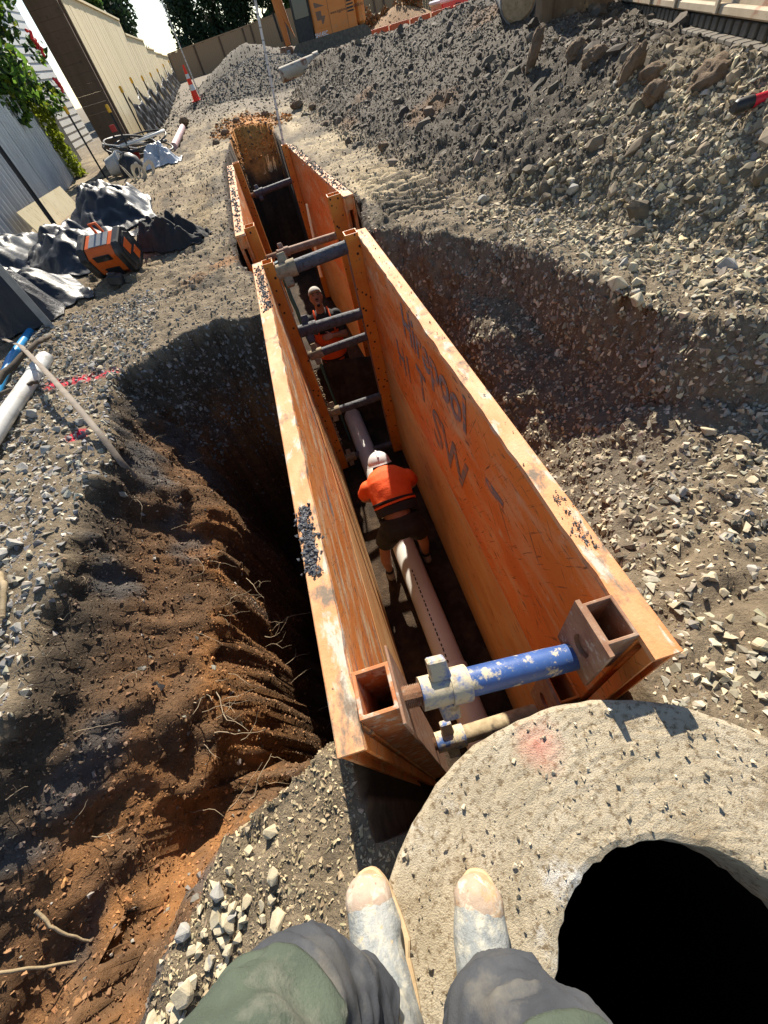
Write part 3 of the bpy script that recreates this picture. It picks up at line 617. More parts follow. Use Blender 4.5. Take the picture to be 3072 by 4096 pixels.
def disc_with_hole(c, r, hc, hr, z0, z1, n=120):
    b = MB(); g = random.Random(5); top = []; rows = []
    m = 26
    for k in range(n):
        w = 2 * math.pi * k / n; ro = r * (1 + .004 * math.sin(7 * w) + g.uniform(-.004, .004)); o = Vector((c[0] + ro * math.cos(w), c[1] + ro * math.sin(w)))
        dr = (o - Vector(hc)).normalized(); h = Vector(hc) + dr * hr * (1 + g.uniform(-.012, .012)); rows.append((o, h))
    v = []
    def zz(x, y, e): return z1 + .004 * math.sin(x * 9 + y * 5) * .6 + g.uniform(-.0016, .0016) - e
    for (o, h) in rows:
        ring = [(o.x, o.y, z0), (o.x, o.y, z1 - .02 - g.uniform(0, .006))]
        for j in range(m):
            t = j / (m - 1); t_ = .008 + .984 * t; p = o.lerp(h, t_); ring.append((p.x, p.y, zz(p.x, p.y, .006 if j in (0, m - 1) else 0)))
        ring += [(h.x, h.y, z1 - .018), (h.x, h.y, z0)]; v += ring
    q = m + 4; f = []
    for k in range(n):
        a, bb = k * q, ((k + 1) % n) * q
        for j in range(q): f.append((a + j, a + (j + 1) % q, bb + (j + 1) % q, bb + j))
    return b.add(v, f)
m_slab = M('slab_concrete', [(.25, (.34, .28, .185)), (.5, (.46, .39, .275)), (.75, (.55, .48, .36))], 6, .93,
           layers=[((.60, .58, .53), 5, .64, .06), ((.22, .165, .10), 70, .57, .06), ((.07, .06, .05), 120, .685, .015), ((.30, .235, .15), 9, .60, .05), ((.62, .24, .18), 'spot', .07, .05, None, (-.045, .60, .2))], bump=1., bscale=260, bdist=.006, detail=10, spec=.2)
lid = disc_with_hole(SLAB_C, SLAB_R, (.312, -.444), .294, -.19, 0.0).build('lid', m_slab, mh, smooth=False)
b = MB(); b.ring((SLAB_C[0], SLAB_C[1], -4.6), (0, 0, 1), .535, .62, 4.4, 48); b.build('shaft', m_shaft_shade, mh, smooth=True)
b = MB(); b.tube([(SLAB_C[0], SLAB_C[1], -4.6), (SLAB_C[0], SLAB_C[1], -4.5)], .534, 40); b.build('base', m_shaft_shade, mh)
# bits of gravel on the lid
g = np.random.default_rng(9); Vs, Fs, Cs = [], [], []; off = 0
for k in range(5000):
    a = g.random() * 6.283; r = SLAB_R * math.sqrt(g.random()) * .98; x, y = SLAB_C[0] + r * math.cos(a), SLAB_C[1] + r * math.sin(a)
    if math.hypot(x - .312, y + .444) < .305: continue
    V, F = VARS[g.integers(len(VARS))]; s = .002 + .018 * g.random() ** 7
    a = g.random() * 6.28; Rm = np.array([[math.cos(a), -math.sin(a), 0], [math.sin(a), math.cos(a), 0], [0, 0, 1]])
    Vs.append((V * s) @ Rm.T + np.array([x, y, s * .2 + .001])); Fs.append(F + off); off += len(V); Cs.append(np.tile(np.array((.32, .27, .19)) * math.exp(g.normal(0, .4)), (len(V), 1)))
tag(mesh_np('grit', np.concatenate(Vs), np.concatenate(Fs), m_rock, 'tone', np.concatenate(Cs)), 'small grit scattered over the concrete manhole lid', 'grit', kind='stuff')
# ------------------------------------------------------------------ people
def loft(rings, n=24, cap=True, fold=None):
    """rings: (centre, u, v, ru, rv); superellipse sections."""
    v = []; f = []
    for i, (c, u, w, ru, rv) in enumerate(rings):
        c, u, w = Vector(c), Vector(u).normalized(), Vector(w).normalized()
        for j in range(n):
            a = 2 * math.pi * j / n; k = 1. if fold is None else 1 + fold(i, a)
            v.append(c + u * (ru * k * math.cos(a)) + w * (rv * k * math.sin(a)))
    for i in range(len(rings) - 1):
        for j in range(n): f.append((i * n + j, i * n + (j + 1) % n, (i + 1) * n + (j + 1) % n, (i + 1) * n + j))
    if cap: f += [tuple(range(n))[::-1], tuple((len(rings) - 1) * n + j for j in range(n))]
    m = MB(); m.add(v, f); return m
def capsule(mb, p0, r0, p1, r1, n=12):
    p0, p1 = Vector(p0), Vector(p1)
    mb.ball(p0, r0, n, 8); mb.ball(p1, r1, n, 8); mb.tube([p0, p1], [r0, r1], n)
def limb(mb, pts):
    for (a, ra), (b_, rb) in zip(pts[:-1], pts[1:]): capsule(mb, a, ra, b_, rb)
def spine_loft(pts, n=28, fold=None, uref=(1, 0, 0)):
    """pts: (centre, half width, half depth) along a bent spine; width runs along uref."""
    rings = []; P = [Vector(p[0]) for p in pts]
    for i in range(len(P)):
        t = (P[min(i + 1, len(P) - 1)] - P[max(i - 1, 0)]).normalized(); u = Vector(uref); u = (u - t * u.dot(t)).normalized(); w = t.cross(u)
        rings.append((P[i], u, w, pts[i][1], pts[i][2]))
    return loft(rings, n, True, fold)
m_skin = M('skin', [(.3, (.36, .17, .10)), (.7, (.44, .22, .135))], 20, .55, bump=.1, bscale=200)
m_hiv = M('orange_hivis_cloth', [(.3, (.80, .085, .012)), (.7, (.92, .13, .02))], 9, .75, bump=.35, bscale=28, bdist=.02)
m_blk = M('black_cloth', [(.3, G(.012)), (.7, G(.028))], 12, .85, bump=.4, bscale=30, bdist=.01)
m_dirtyblk = M('dusty_black_cloth', [(.3, (.020, .02, .022)), (.6, (.04, .04, .042)), (.8, (.10, .09, .075))], 5, .9, bump=.4, bscale=120, bdist=.004)
m_white = M('white_plastic', [(.3, (.62, .60, .60)), (.7, (.72, .70, .70))], 6, .35, layers=[((.45, .38, .32), 9, .66, .08, .7)], bump=.02)
m_shoe = M('dusty_shoe', [(.3, (.22, .19, .16)), (.7, (.36, .32, .27))], 18, .8, bump=.3)
m_cap = M('pale_cap_cloth', [(.3, (.46, .43, .36)), (.7, (.58, .55, .47))], 30, .85, bump=.3)
m_hair = M('dark_hair', [(.3, (.012, .009, .008)), (.7, (.025, .018, .014))], 60, .6, bump=.5)
m_silver = M('reflective_tape', [(.3, G(.42)), (.7, G(.6))], 30, .4, bump=.1)

def hand(mb, wrist, dirv, side, palm_n, curl=.5, s=1.):
    """palm and five bent fingers as one chain set."""
    w = Vector(wrist); d = Vector(dirv).normalized(); pn = Vector(palm_n).normalized(); pn = (pn - d * pn.dot(d)).normalized(); sd = d.cross(pn).normalized() * side
    for k in range(4):
        o = (k - 1.5) * .021 * s; b0 = w + sd * o * .8 + d * .02 * s; kn = w + sd * o + d * .085 * s
        capsule(mb, b0, .014 * s, kn, .0125 * s, 8)
        L = (.036, .043, .040, .030)[k] * s; q = kn + (d * math.cos(curl) + pn * math.sin(curl)) * L; capsule(mb, kn, .0100 * s, q, .0090 * s, 8)
        r = q + (d * math.cos(curl * 2.1) + pn * math.sin(curl * 2.1)) * L * .8; capsule(mb, q, .0090 * s, r, .0078 * s, 8)
    t0 = w + sd * -.026 * s + d * .025 * s; t1 = t0 + (d * .55 - sd * .8 + pn * .2).normalized() * .045 * s; t2 = t1 + (d * .85 - sd * .2 + pn * .45).normalized() * .032 * s
    capsule(mb, t0, .013 * s, t1, .0105 * s, 8); capsule(mb, t1, .0105 * s, t2, .009 * s, 8)

# --- the crouching worker
w1 = thing('person', 'worker in an orange shirt and white helmet bending over the pipe', 'person', (.12, 2.2, -2.5))
body = MB()
limb(body, [((.14, 2.13, -1.60), .13), ((.14, 2.30, -1.48), .125), ((.14, 2.44, -1.42), .12)])
limb(body, [((.14, 2.50, -1.40), .06), ((.135, 2.60, -1.38), .052)]); body.ball((.13, 2.69, -1.40), (.074, .095, .085))
for s, sx, hx, kx, ax, ay, ky in ((-1, -.04, .03, -.06, -.10, 2.13, 2.23), (1, .32, .25, .32, .335, 2.20, 2.23)):
    limb(body, [((hx, 2.11, -1.66), .10), ((kx, ky, -2.02), .062), ((ax - .0, ay - .01, -2.16), .056), ((ax, ay, -2.40), .036), ((ax, ay + .12, -2.45), .034)])
    el = (sx + s * .075, 2.60, -1.68); wr = (.14 + s * .085, 2.72, -1.93)
    limb(body, [((sx, 2.46, -1.42), .062), (el, .043), (wr, .028)]); hand(body, wr, (-s * .2, .35, -.9), s, (-s, 0, -.1), .5)
bo = remesh(body.build('body', m_skin, w1, smooth=True), .010, 3)
def fold1(i, a): return .022 * math.sin(3 * a + i * .9) + .014 * math.sin(7 * a + i * 1.7)
sp = [((.140, 2.585, -1.365), .075, .06), ((.140, 2.545, -1.355), .15, .085), ((.142, 2.50, -1.36), .195, .105), ((.144, 2.44, -1.38), .212, .122), ((.145, 2.37, -1.415), .203, .13), ((.145, 2.31, -1.45), .195, .132), ((.146, 2.27, -1.475), .194, .135)]
shirt = spine_loft(sp, 40, fold1)
for s, sx in ((-1, -.045), (1, .33)): limb(shirt, [((sx, 2.46, -1.41), .082), ((sx + s * .055, 2.555, -1.57), .068)])
sho = remesh(shirt.build('shirt', m_hiv, w1, smooth=True), .009, 2)
def band(name, c0, c1, ru, rv, mat, parent, n=36):
    return spine_loft([(c0, ru, rv), (Vector(c0).lerp(Vector(c1), .5), ru * 1.01, rv * 1.01), (c1, ru, rv)], n, fold1).build(name, mat, parent, smooth=True)
band('stripe', (.146, 2.284, -1.467), (.146, 2.268, -1.477), .204, .146, m_blk, sho)
band('hem', (.146, 2.262, -1.480), (.147, 2.246, -1.49), .200, .142, m_hiv, sho); band('shirt_tail', (.147, 2.246, -1.492), (.147, 2.185, -1.535), .197, .140, m_blk, sho)
shorts = MB(); 
spine = spine_loft([((.145, 2.145, -1.575), .182, .138), ((.142, 2.105, -1.62), .196, .15), ((.14, 2.085, -1.68), .198, .15)], 30); shorts.add(spine.v, spine.f)
limb(shorts, [((.03, 2.10, -1.68), .118), ((-.035, 2.18, -1.90), .105)]); limb(shorts, [((.25, 2.10, -1.68), .118), ((.30, 2.18, -1.90), .105)])
sh_o = remesh(shorts.build('shorts', m_blk, w1, smooth=True), .010, 3)
wbnd = band('waistband', (.145, 2.165, -1.552), (.145, 2.140, -1.580), .186, .143, m_blk, sh_o)
m_tx = M('white_print', [(0, G(.55)), (1, G(.7))], 30, .7, bump=0)
helmet = MB(); hc = Vector((.13, 2.70, -1.375)); hr = Matrix.Rotation(R_(-42), 3, 'X')
rings = []
for k in range(9):
    a = k / 8 * math.pi / 2; rings.append((hc + hr @ Vector((0, 0, .125 * math.sin(a))), hr @ Vector((1, 0, 0)), hr @ Vector((0, 1, 0)), max(.112 * math.cos(a), .004), max(.138 * math.cos(a), .004)))
he = loft(rings, 28).build('helmet', m_white, w1, smooth=True)
b = loft([(hc + hr @ Vector((0, .012, -.012)), hr @ Vector((1, 0, 0)), hr @ Vector((0, 1, 0)), .122, .162), (hc + hr @ Vector((0, .008, .002)), hr @ Vector((1, 0, 0)), hr @ Vector((0, 1, 0)), .116, .15)], 28); b.build('brim', m_white, he, smooth=True)
b = MB(); b.tube([hc + hr @ Vector((0, -.12 + .03 * k, .125 * math.sqrt(max(0, 1 - ((-.12 + .03 * k) / .138) ** 2)) + .002)) for k in range(9)], .010, 8); b.build('ridge', m_white, he, smooth=True)
hb = MB(); hb.ball((.13, 2.655, -1.40), (.083, .085, .08)); hb.build('hair', m_hair, w1, smooth=True)
for ax, ay in ((-.10, 2.13), (.335, 2.20)):
    s = MB(); limb(s, [((ax, ay - .05, -2.455), .043), ((ax, ay + .10, -2.46), .046), ((ax, ay + .19, -2.465), .036)]); limb(s, [((ax, ay - .015, -2.44), .045), ((ax, ay - .01, -2.39), .043)])
    so = remesh(s.build('shoe', m_shoe, w1, smooth=True), .008, 2)
    b = MB(); b.ring((ax, ay - .01, -2.385), (0, 0, 1), .037, .047, .028, 16); b.build('sock', m_blk, so, smooth=True)

# --- the worker looking up
w2 = thing('person', 'worker in a pale cap and orange vest standing between the shields looking up', 'person', (.05, 5.3, -2.5))
Y2 = 5.3
body = MB()
limb(body, [((.05, Y2, -1.58), .13), ((.05, Y2, -1.30), .125), ((.05, Y2 + .01, -1.08), .13)])
limb(body, [((.05, Y2, -1.0), .062), ((.048, Y2 - .02, -.87), .056)])
ht = Matrix.Rotation(R_(-30), 3, 'X'); h0 = Vector((.045, Y2 - .03, -.755))
def hp(x, y, z): return h0 + ht @ Vector((x, y, z))
body.ball(h0, (.076, .095, .108), 20, 14, ht)
capsule(body, hp(0, -.02, -.06), .058, hp(0, -.055, -.085), .036)          # jaw and chin
capsule(body, hp(0, -.09, .018), .009, hp(0, -.108, -.018), .014)           # nose
for s in (-1, 1):
    body.ball(hp(s * .074, .01, -.005), (.014, .022, .032), 10, 8, ht); body.ball(hp(s * .033, -.083, .03), (.02, .012, .009), 8, 6, ht)
for s, sh, el, wr in ((-1, (-.135, Y2, -1.03), (-.20, Y2 - .05, -1.28), (-.08, Y2 - .18, -1.36)), (1, (.235, Y2, -1.04), (.27, Y2 - .10, -1.27), (.11, Y2 - .20, -1.20))):
    limb(body, [(sh, .060), (el, .044), (wr, .030)]); dv = (-.9, -.2, .1) if s > 0 else (.85, -.2, -.15); hand(body, wr, dv, s, (0, .6, -.4), .55)
    limb(body, [((.05 + s * .09, Y2, -1.62), .095), ((.05 + s * .10, Y2 - .02, -2.02), .066), ((.05 + s * .10, Y2, -2.38), .042), ((.05 + s * .10, Y2 - .12, -2.44), .035)])
remesh(body.build('body', m_skin, w2, smooth=True), .009, 2)
def fold2(i, a): return .015 * math.sin(5 * a + i * 1.3) + .012 * math.sin(9 * a - i)
tee = spine_loft([((.05, Y2, -1.60), .175, .125), ((.05, Y2, -1.45), .18, .13), ((.05, Y2, -1.25), .19, .135), ((.05, Y2, -1.10), .205, .135), ((.05, Y2, -1.0), .19, .115), ((.05, Y2, -.955), .12, .085), ((.05, Y2 - .005, -.935), .075, .07)], 36, fold2)
for s, sh, el in ((-1, (-.13, Y2, -1.03), (-.185, Y2 - .03, -1.19)), (1, (.23, Y2, -1.04), (.26, Y2 - .06, -1.19))): limb(tee, [(sh, .078), (el, .068)])
te_o = remesh(tee.build('shirt', m_blk, w2, smooth=True), .010, 2)
vest = spine_loft([((.05, Y2, -1.64), .188, .14), ((.05, Y2, -1.5), .19, .142), ((.05, Y2, -1.3), .198, .147), ((.05, Y2, -1.18), .205, .150)], 36, fold2).build('vest', m_hiv, w2, smooth=True)
for s in (-1, 1):
    b = MB(); n = 8; P = []
    for k in range(n + 1):
        a = math.pi * k / n; P.append((.05 + s * (.115 - .02 * math.sin(a)), Y2 - .150 * math.cos(a), -1.18 + .235 * math.sin(a)))
    b.tube(P, [.038] * (n + 1), 8, flat=.3, up=(s, 0, .3)); b.build('vest_strap', m_hiv, vest, smooth=True)
    band('tape', (.05, Y2, -1.55), (.05, Y2, -1.575), .195, .148, m_blk, vest) if s > 0 else None
cap_ = MB(); rings = []
ct = Matrix.Rotation(R_(-34), 3, 'X'); c0 = hp(0, .008, .035)
for k in range(8):
    a = k / 7 * math.pi / 2; rings.append((c0 + ct @ Vector((0, 0, .088 * math.sin(a))), ct @ Vector((1, 0, 0)), ct @ Vector((0, 1, 0)), max(.084 * math.cos(a), .003), max(.100 * math.cos(a), .003)))
cp = loft(rings, 24).build('cap', m_cap, w2, smooth=True)
b = loft([(c0 + ct @ Vector((0, -.075, .004)), ct @ Vector((1, 0, 0)), ct @ Vector((0, 1, 0)), .072, .085), (c0 + ct @ Vector((0, -.075, .012)), ct @ Vector((1, 0, 0)), ct @ Vector((0, 1, 0)), .071, .084)], 24); b.build('peak', m_cap, cp, smooth=True)
b = MB(); b.ball(hp(0, -.075, -.105), (.022, .016, .018), 10, 8, ht); b.build('beard', m_hair, w2, smooth=True)
b = MB(); b.ball(hp(0, -.100, -.042), (.028, .008, .006), 10, 6, ht); b.build('moustache', m_hair, w2, smooth=True)
for s in (-1, 1):
    b = MB(); b.ball(hp(s * .033, -.088, .012), (.012, .008, .005), 8, 6, ht); b.build('eye', m_hair, w2, smooth=True)
    b = MB(); b.ball(hp(s * .034, -.092, .032), (.022, .006, .005), 8, 6, ht); b.build('eyebrow', m_hair, w2, smooth=True)
b = MB(); b.ball(hp(0, -.088, -.060), (.022, .010, .006), 8, 6, ht); b.build('mouth', M('lip', [(0, (.22, .07, .06)), (1, (.26, .09, .07))], 10, .5, bump=0), w2, smooth=True)
trs = MB()
for s in (-1, 1): limb(trs, [((.05 + s * .085, Y2, -1.62), .118), ((.05 + s * .10, Y2 - .02, -2.02), .085), ((.05 + s * .10, Y2, -2.30), .075)])
remesh(trs.build('trousers', m_blk, w2, smooth=True), .012, 3)
for s in (-1, 1):
    b = MB(); limb(b, [((.05 + s * .10, Y2 + .04, -2.455), .045), ((.05 + s * .10, Y2 - .16, -2.462), .04)]); limb(b, [((.05 + s * .10, Y2, -2.45), .05), ((.05 + s * .10, Y2, -2.33), .052)]); remesh(b.build('boot', m_shoe, w2, smooth=True), .01, 2)

# --- legs of the person on the lid
w3 = thing('person', 'person in dark trousers and muddy white gumboots standing on the manhole lid', 'person', (-.18, -.3, 0))
m_gum = M('muddy_gumboot', [(.25, (.16, .175, .175)), (.5, (.28, .29, .28)), (.75, (.43, .42, .37))], (13, 7, 7), .5, layers=[((.46, .43, .34), (30, 22, 14), .55, .08, .85), ((.15, .165, .17), (26, 20, 12), .60, .07, .45), ((.42, .31, .17), 50, .66, .04, .9)], bump=.7, bscale=60, bdist=.008)
m_toe = M('muddy_toe_cap', [(.3, (.33, .245, .175)), (.7, (.44, .335, .255))], 12, .65, layers=[((.42, .27, .14), 22, .57, .06, .85), ((.54, .47, .36), 34, .58, .05, .85), ((.20, .12, .07), 60, .66, .03, .85)], bump=.5, bscale=90)
m_sole = M('tan_sole_rim', [(.3, (.40, .27, .14)), (.7, (.56, .42, .25))], 20, .8, bump=.4)
m_trs = M('dusty_work_trousers', [(.25, (.020, .023, .028)), (.5, (.048, .052, .060)), (.75, (.10, .098, .09))], (7, 7, 4), .85, layers=[((.16, .145, .115), 6, .66, .10, .95)], bump=.55, bscale=300, bdist=.002)
m_knee = M('green_knee_patch', [(.3, (.050, .066, .048)), (.7, (.080, .10, .072))], 9, .9, layers=[((.22, .21, .17), 7, .66, .1), ((.55, .55, .5), 160, .745, .01)], bump=.8, bscale=240, bdist=.004)
def make_boot(toe, heel, zb, shaft_top):
    toe, heel = Vector((*toe, zb)), Vector((*heel, zb)); d = (heel - toe); L = d.length; d.normalize(); sd = Vector((-d.y, d.x, 0)); up = Vector((0, 0, 1))
    A = lambda s, z, o=0: toe + d * s + up * z + sd * o
    b = MB(); limb(b, [(A(.050, .056, -.008), .044), (A(.100, .062, -.006), .052), (A(.160, .085), .052), (A(.235, .11), .056)]); limb(b, [(A(.055, .052, .012), .040), (A(.105, .056, .010), .048)]); limb(b, [(A(L - .045, .06), .048), (A(L - .06, .14), .058)])
    limb(b, [(A(L - .065, .12), .060), (A(L - .07, .2), .066), (Vector(shaft_top), .068)])
    bo = remesh(b.build('boot', m_gum, w3, smooth=True), .006, 2)
    c = MB(); limb(c, [(A(.050, .055, -.008), .0465), (A(.060, .056, -.006), .0475)]); limb(c, [(A(.054, .052, .012), .0425), (A(.064, .053, .010), .0435)]); 
    c = [c][0]; co = remesh(c.build('toe_cap', m_toe, bo, smooth=True), .006, 2)
    # sole outline
    out = []
    for k in range(40):
        a = 2 * math.pi * k / 40; x = math.cos(a); y = math.sin(a); s = L / 2 - x * L / 2; w = (.058 if s < .15 else .048) * (abs(y) ** .75) * (1 if y > 0 else -1); out.append(A(s, 0, w))
    s = MB(); s.prism(out, (0, 0, .026)); s.build('sole', m_sole, bo, bev=.004)
    return bo
make_boot((-.302, -.045), (-.265, -.335), -.012, (-.300, -.265, .40))
make_boot((-.040, -.105), (-.125, -.385), .002, (-.070, -.300, .40))
def trouser_leg(pts, patch, seed):
    # dense loft along a smoothed path with cloth folds
    P = [Vector(p[0]) for p in pts]; Rr = [p[1] for p in pts]; path, rad = [], []
    n = 28
    for i in range(len(P) - 1):
        p0, p1, p2, p3 = P[max(i - 1, 0)], P[i], P[i + 1], P[min(i + 2, len(P) - 1)]
        for k in range(n):
            t = k / n; path.append(.5 * ((2 * p1) + (p2 - p0) * t + (2 * p0 - 5 * p1 + 4 * p2 - p3) * t * t + (3 * p1 - p0 - 3 * p2 + p3) * t ** 3)); rad.append(Rr[i] + (Rr[i + 1] - Rr[i]) * t)
    path.append(P[-1]); rad.append(Rr[-1]); m = 144; V = []
    for i, c in enumerate(path):
        t = (path[min(i + 1, len(path) - 1)] - path[max(i - 1, 0)]).normalized(); u = Vector((1, 0, 0)); u = (u - t * u.dot(t)).normalized(); w = t.cross(u)
        for j in range(m):
            a = 2 * math.pi * j / m; V.append(c + (u * math.cos(a) + w * math.sin(a)) * rad[i])
    V = np.array([v[:] for v in V]); cs = np.repeat(np.array([c[:] for c in path]), m, 0); dr = V - cs; dr /= np.linalg.norm(dr, axis=1)[:, None]
    rid = 1 - np.abs(fbm(V * np.array([1, 1, 1.6]), 9, 3, seed)) * 2
    V = V + dr * (.020 * fbm(V, 6, 3, seed + 5) + .016 * rid + .0025 * (1 - np.abs(fbm(V * np.array([1, 1, 2.]), 24, 3, seed + 8)) * 2))[:, None]
    F = np.array([(i * m + j, i * m + (j + 1) % m, (i + 1) * m + (j + 1) % m, (i + 1) * m + j) for i in range(len(path) - 1) for j in range(m)])
    o = mesh_np('trouser_leg', V - np.array(rootloc(w3)[:]), F, m_trs, smooth=True); o.parent = w3
    so = o.modifiers.new('cloth', 'SOLIDIFY'); so.thickness = .003
    if patch:
        (i0, i1, j0, j1) = patch; keep = []
        for i in range(i0, i1):
            for j in range(j0, j1):
                ci, cj = (i - (i0 + i1) / 2) / ((i1 - i0) / 2), (j - (j0 + j1) / 2) / ((j1 - j0) / 2)
                if True: keep.append((i * m + j % m, i * m + (j + 1) % m, (i + 1) * m + (j + 1) % m, (i + 1) * m + j % m))
        if keep:
            K = np.array(keep); ids, inv = np.unique(K.ravel(), return_inverse=True)
            po = mesh_np('knee_patch', V[ids] + dr[ids] * .004 - np.array(rootloc(w3)[:]), inv.reshape(-1, 4), m_knee, smooth=True); po.parent = o
            q = po.modifiers.new('cloth', 'SOLIDIFY'); q.thickness = .003; q.offset = -1
    return o
trouser_leg([((-.33, -.62, 1.0), .13), ((-.355, -.36, .74), .118), ((-.345, -.20, .57), .102), ((-.325, -.160, .46), .088), ((-.310, -.185, .36), .082), ((-.300, -.235, .26), .080)], (24, 74, 76, 140), 5)
trouser_leg([((-.00, -.66, 1.0), .12), ((.005, -.46, .72), .105), ((-.01, -.30, .56), .092), ((-.03, -.245, .46), .084), ((-.055, -.265, .36), .078), ((-.075, -.30, .26), .076)], (20, 66, 76, 140), 15)
# ------------------------------------------------------------------ things on the left bank
m_corr = M('galvanised_sheet', [(.3, (.36, .39, .43)), (.7, (.50, .54, .58))], (3, 3, 1.5), .30, metallic=.45, layers=[((.16, .13, .10), (6, 6, 2), .68, .06, .8)], bump=.1, bscale=30)
m_tim = M('pale_new_timber', [(.3, (.66, .54, .31)), (.7, (.76, .65, .42))], (6, 6, .8), .8, layers=[((.38, .29, .15), (40, 40, 2), .62, .06)], bump=.2)
m_brn = M('brown_stained_timber', [(.3, (.10, .065, .04)), (.7, (.15, .10, .065))], (6, 6, 1), .85, layers=[((.05, .035, .025), 8, .66, .05)], bump=.25)
m_bfn = M('weathered_timber', [(.3, (.27, .17, .09)), (.7, (.38, .25, .14))], (4, 4, .8), .85, bump=.2)
m_tarp = M('black_plastic_sheet', [(.3, (.010, .012, .015)), (.6, (.022, .025, .030)), (.85, (.045, .044, .042))], 5, .45, layers=[((.16, .15, .13), 8, .68, .07, .6)], bump=.25, bscale=18, bdist=.02, spec=.35)
m_blkp = M('black_painted_steel', [(.3, G(.012)), (.7, G(.03))], 10, .5, bump=.1)
m_yel = M('yellow_plastic_cap', [(.3, (.72, .36, .01)), (.7, (.82, .45, .02))], 10, .45, bump=.05)
m_steel = M('dull_grey_steel', [(.3, (.20, .21, .21)), (.7, (.32, .33, .33))], 8, .5, metallic=.3, layers=[((.35, .30, .22), 9, .64, .06, .9)], bump=.2)
m_bluep = M('blue_polythene', [(.3, (.02, .22, .50)), (.7, (.04, .30, .60))], 8, .35, bump=.05)
m_wpvc = M('scuffed_white_pvc', [(.3, (.50, .49, .45)), (.7, (.64, .63, .59))], (9, 3, 9), .45, layers=[((.22, .19, .15), 30, .68, .03, .8), ((.36, .33, .27), 8, .62, .07, .8)], bump=.1)
m_wood = M('dry_wood', [(.3, (.24, .18, .10)), (.7, (.40, .31, .19))], (20, 20, 20), .85, layers=[((.14, .10, .06), 14, .64, .05)], bump=.6, bscale=60)
m_root = M('pale_root', [(.3, (.20, .15, .095)), (.7, (.38, .30, .20))], 20, .85, bump=.3)
m_or2 = M('orange_plastic', [(.3, (.62, .10, .012)), (.7, (.72, .135, .02))], 9, .45, layers=[((.35, .2, .1), 12, .70, .06, .8)], bump=.05)
m_blk2 = M('black_plastic', [(.3, G(.014)), (.7, G(.028))], 9, .5, layers=[((.14, .125, .10), 9, .64, .1, .85)], bump=.1)
m_leaf = M('leaf_green', [(.3, (.035, .075, .015)), (.7, (.085, .16, .03))], 3, .55, bump=0)
m_leafd = M('leaf_dark', [(.3, (.012, .03, .012)), (.7, (.03, .06, .022))], 2, .6, bump=0)
m_leafy = M('leaf_yellow', [(.3, (.18, .24, .02)), (.7, (.30, .34, .03))], 3, .55, bump=0)
def leafify(m, k=.5):
    nt = m.node_tree; b = nt.nodes['Principled BSDF']; tr = nt.nodes.new('ShaderNodeBsdfTranslucent'); mx = nt.nodes.new('ShaderNodeMixShader'); out = nt.nodes['Material Output']; mx.inputs[0].default_value = k
    l = b.inputs['Base Color'].links[0].from_socket; nt.links.new(l, tr.inputs['Color']); nt.links.new(b.outputs[0], mx.inputs[1]); nt.links.new(tr.outputs[0], mx.inputs[2]); nt.links.new(mx.outputs[0], out.inputs['Surface'])
m_shr = M('shrub_leaf', [(.3, (.07, .15, .02)), (.7, (.14, .26, .035))], 3, .5, bump=0)
for _m, _k in ((m_leaf, .5), (m_leafd, .3), (m_leafy, .55), (m_shr, .55)): leafify(_m, _k)
m_redf = M('red_petals', [(.3, (.60, .02, .03)), (.7, (.72, .05, .05))], 3, .6, bump=0)
m_bark = M('bark', [(.3, (.06, .045, .03)), (.7, (.11, .085, .06))], 9, .9, bump=.6)
m_wall = M('pale_house_wall', [(.3, (.60, .61, .60)), (.7, (.68, .69, .68))], 2, .8, bump=.05)

# corrugated iron fence: one sheet after the other
ci = thing('corrugated_iron_fence', 'grey corrugated iron fence along the left side', 'fence', (-4.4, 9, 0))
fa, fb_ = Vector((-3.45, 1.5, 0)), Vector((-5.1, 16, 0)); fd = (fb_ - fa).normalized(); fl = (fb_ - fa).length; fnm = Vector((fd.y, -fd.x, 0))
sheet_w = .8; ns = int(fl / sheet_w)
def corr_mesh(w, h, amp=.034, pitch=.2):
    n = int(w / pitch * 8); b = MB(); v = []
    for k in range(n + 1):
        s = w * k / n; o = amp * math.sin(2 * math.pi * s / pitch); v += [(fd.x * s + fnm.x * o, fd.y * s + fnm.y * o, 0), (fd.x * s + fnm.x * o, fd.y * s + fnm.y * o, h), (fd.x * s + fnm.x * (o - .003), fd.y * s + fnm.y * (o - .003), h), (fd.x * s + fnm.x * (o - .003), fd.y * s + fnm.y * (o - .003), 0)]
    f = []
    for k in range(n):
        for j in range(4): f.append((k * 4 + j, k * 4 + (j + 1) % 4, k * 4 + 4 + (j + 1) % 4, k * 4 + 4 + j))
    return b.add(v, f)
proto = None
for k in range(ns + 1):
    p = fa + fd * (k * sheet_w) + fnm * (.004 * (k % 2)); h0_ = gz(p.x, p.y) - .08
    if proto is None:
        proto = corr_mesh(sheet_w + .05, 1.62).build('sheet', m_corr, None, smooth=True); proto.parent = ci; o = proto
    else:
        o = proto.copy(); COL.objects.link(o)
    o.location = p + Vector((0, 0, h0_)) - ci.location; o.rotation_euler = (R_(random.uniform(-.6, .6)), 0, 0)
for k in range(7):
    p = fa + fd * (k * 2.4) - fnm * .07; b = MB(); b.box((p.x - .045, p.y - .045, -.1), (p.x + .045, p.y + .045, 1.3)); b.build('post', m_brn, ci)
for z in (.3, 1.1):
    b = MB(); q0, q1 = fa - fnm * .035, fb_ - fnm * .035; b.prism([(q0.x, q0.y, z), (q1.x, q1.y, z), (q1.x - fnm.x * .04, q1.y - fnm.y * .04, z), (q0.x - fnm.x * .04, q0.y - fnm.y * .04, z)], (0, 0, .08)); b.build('rail', m_brn, ci)

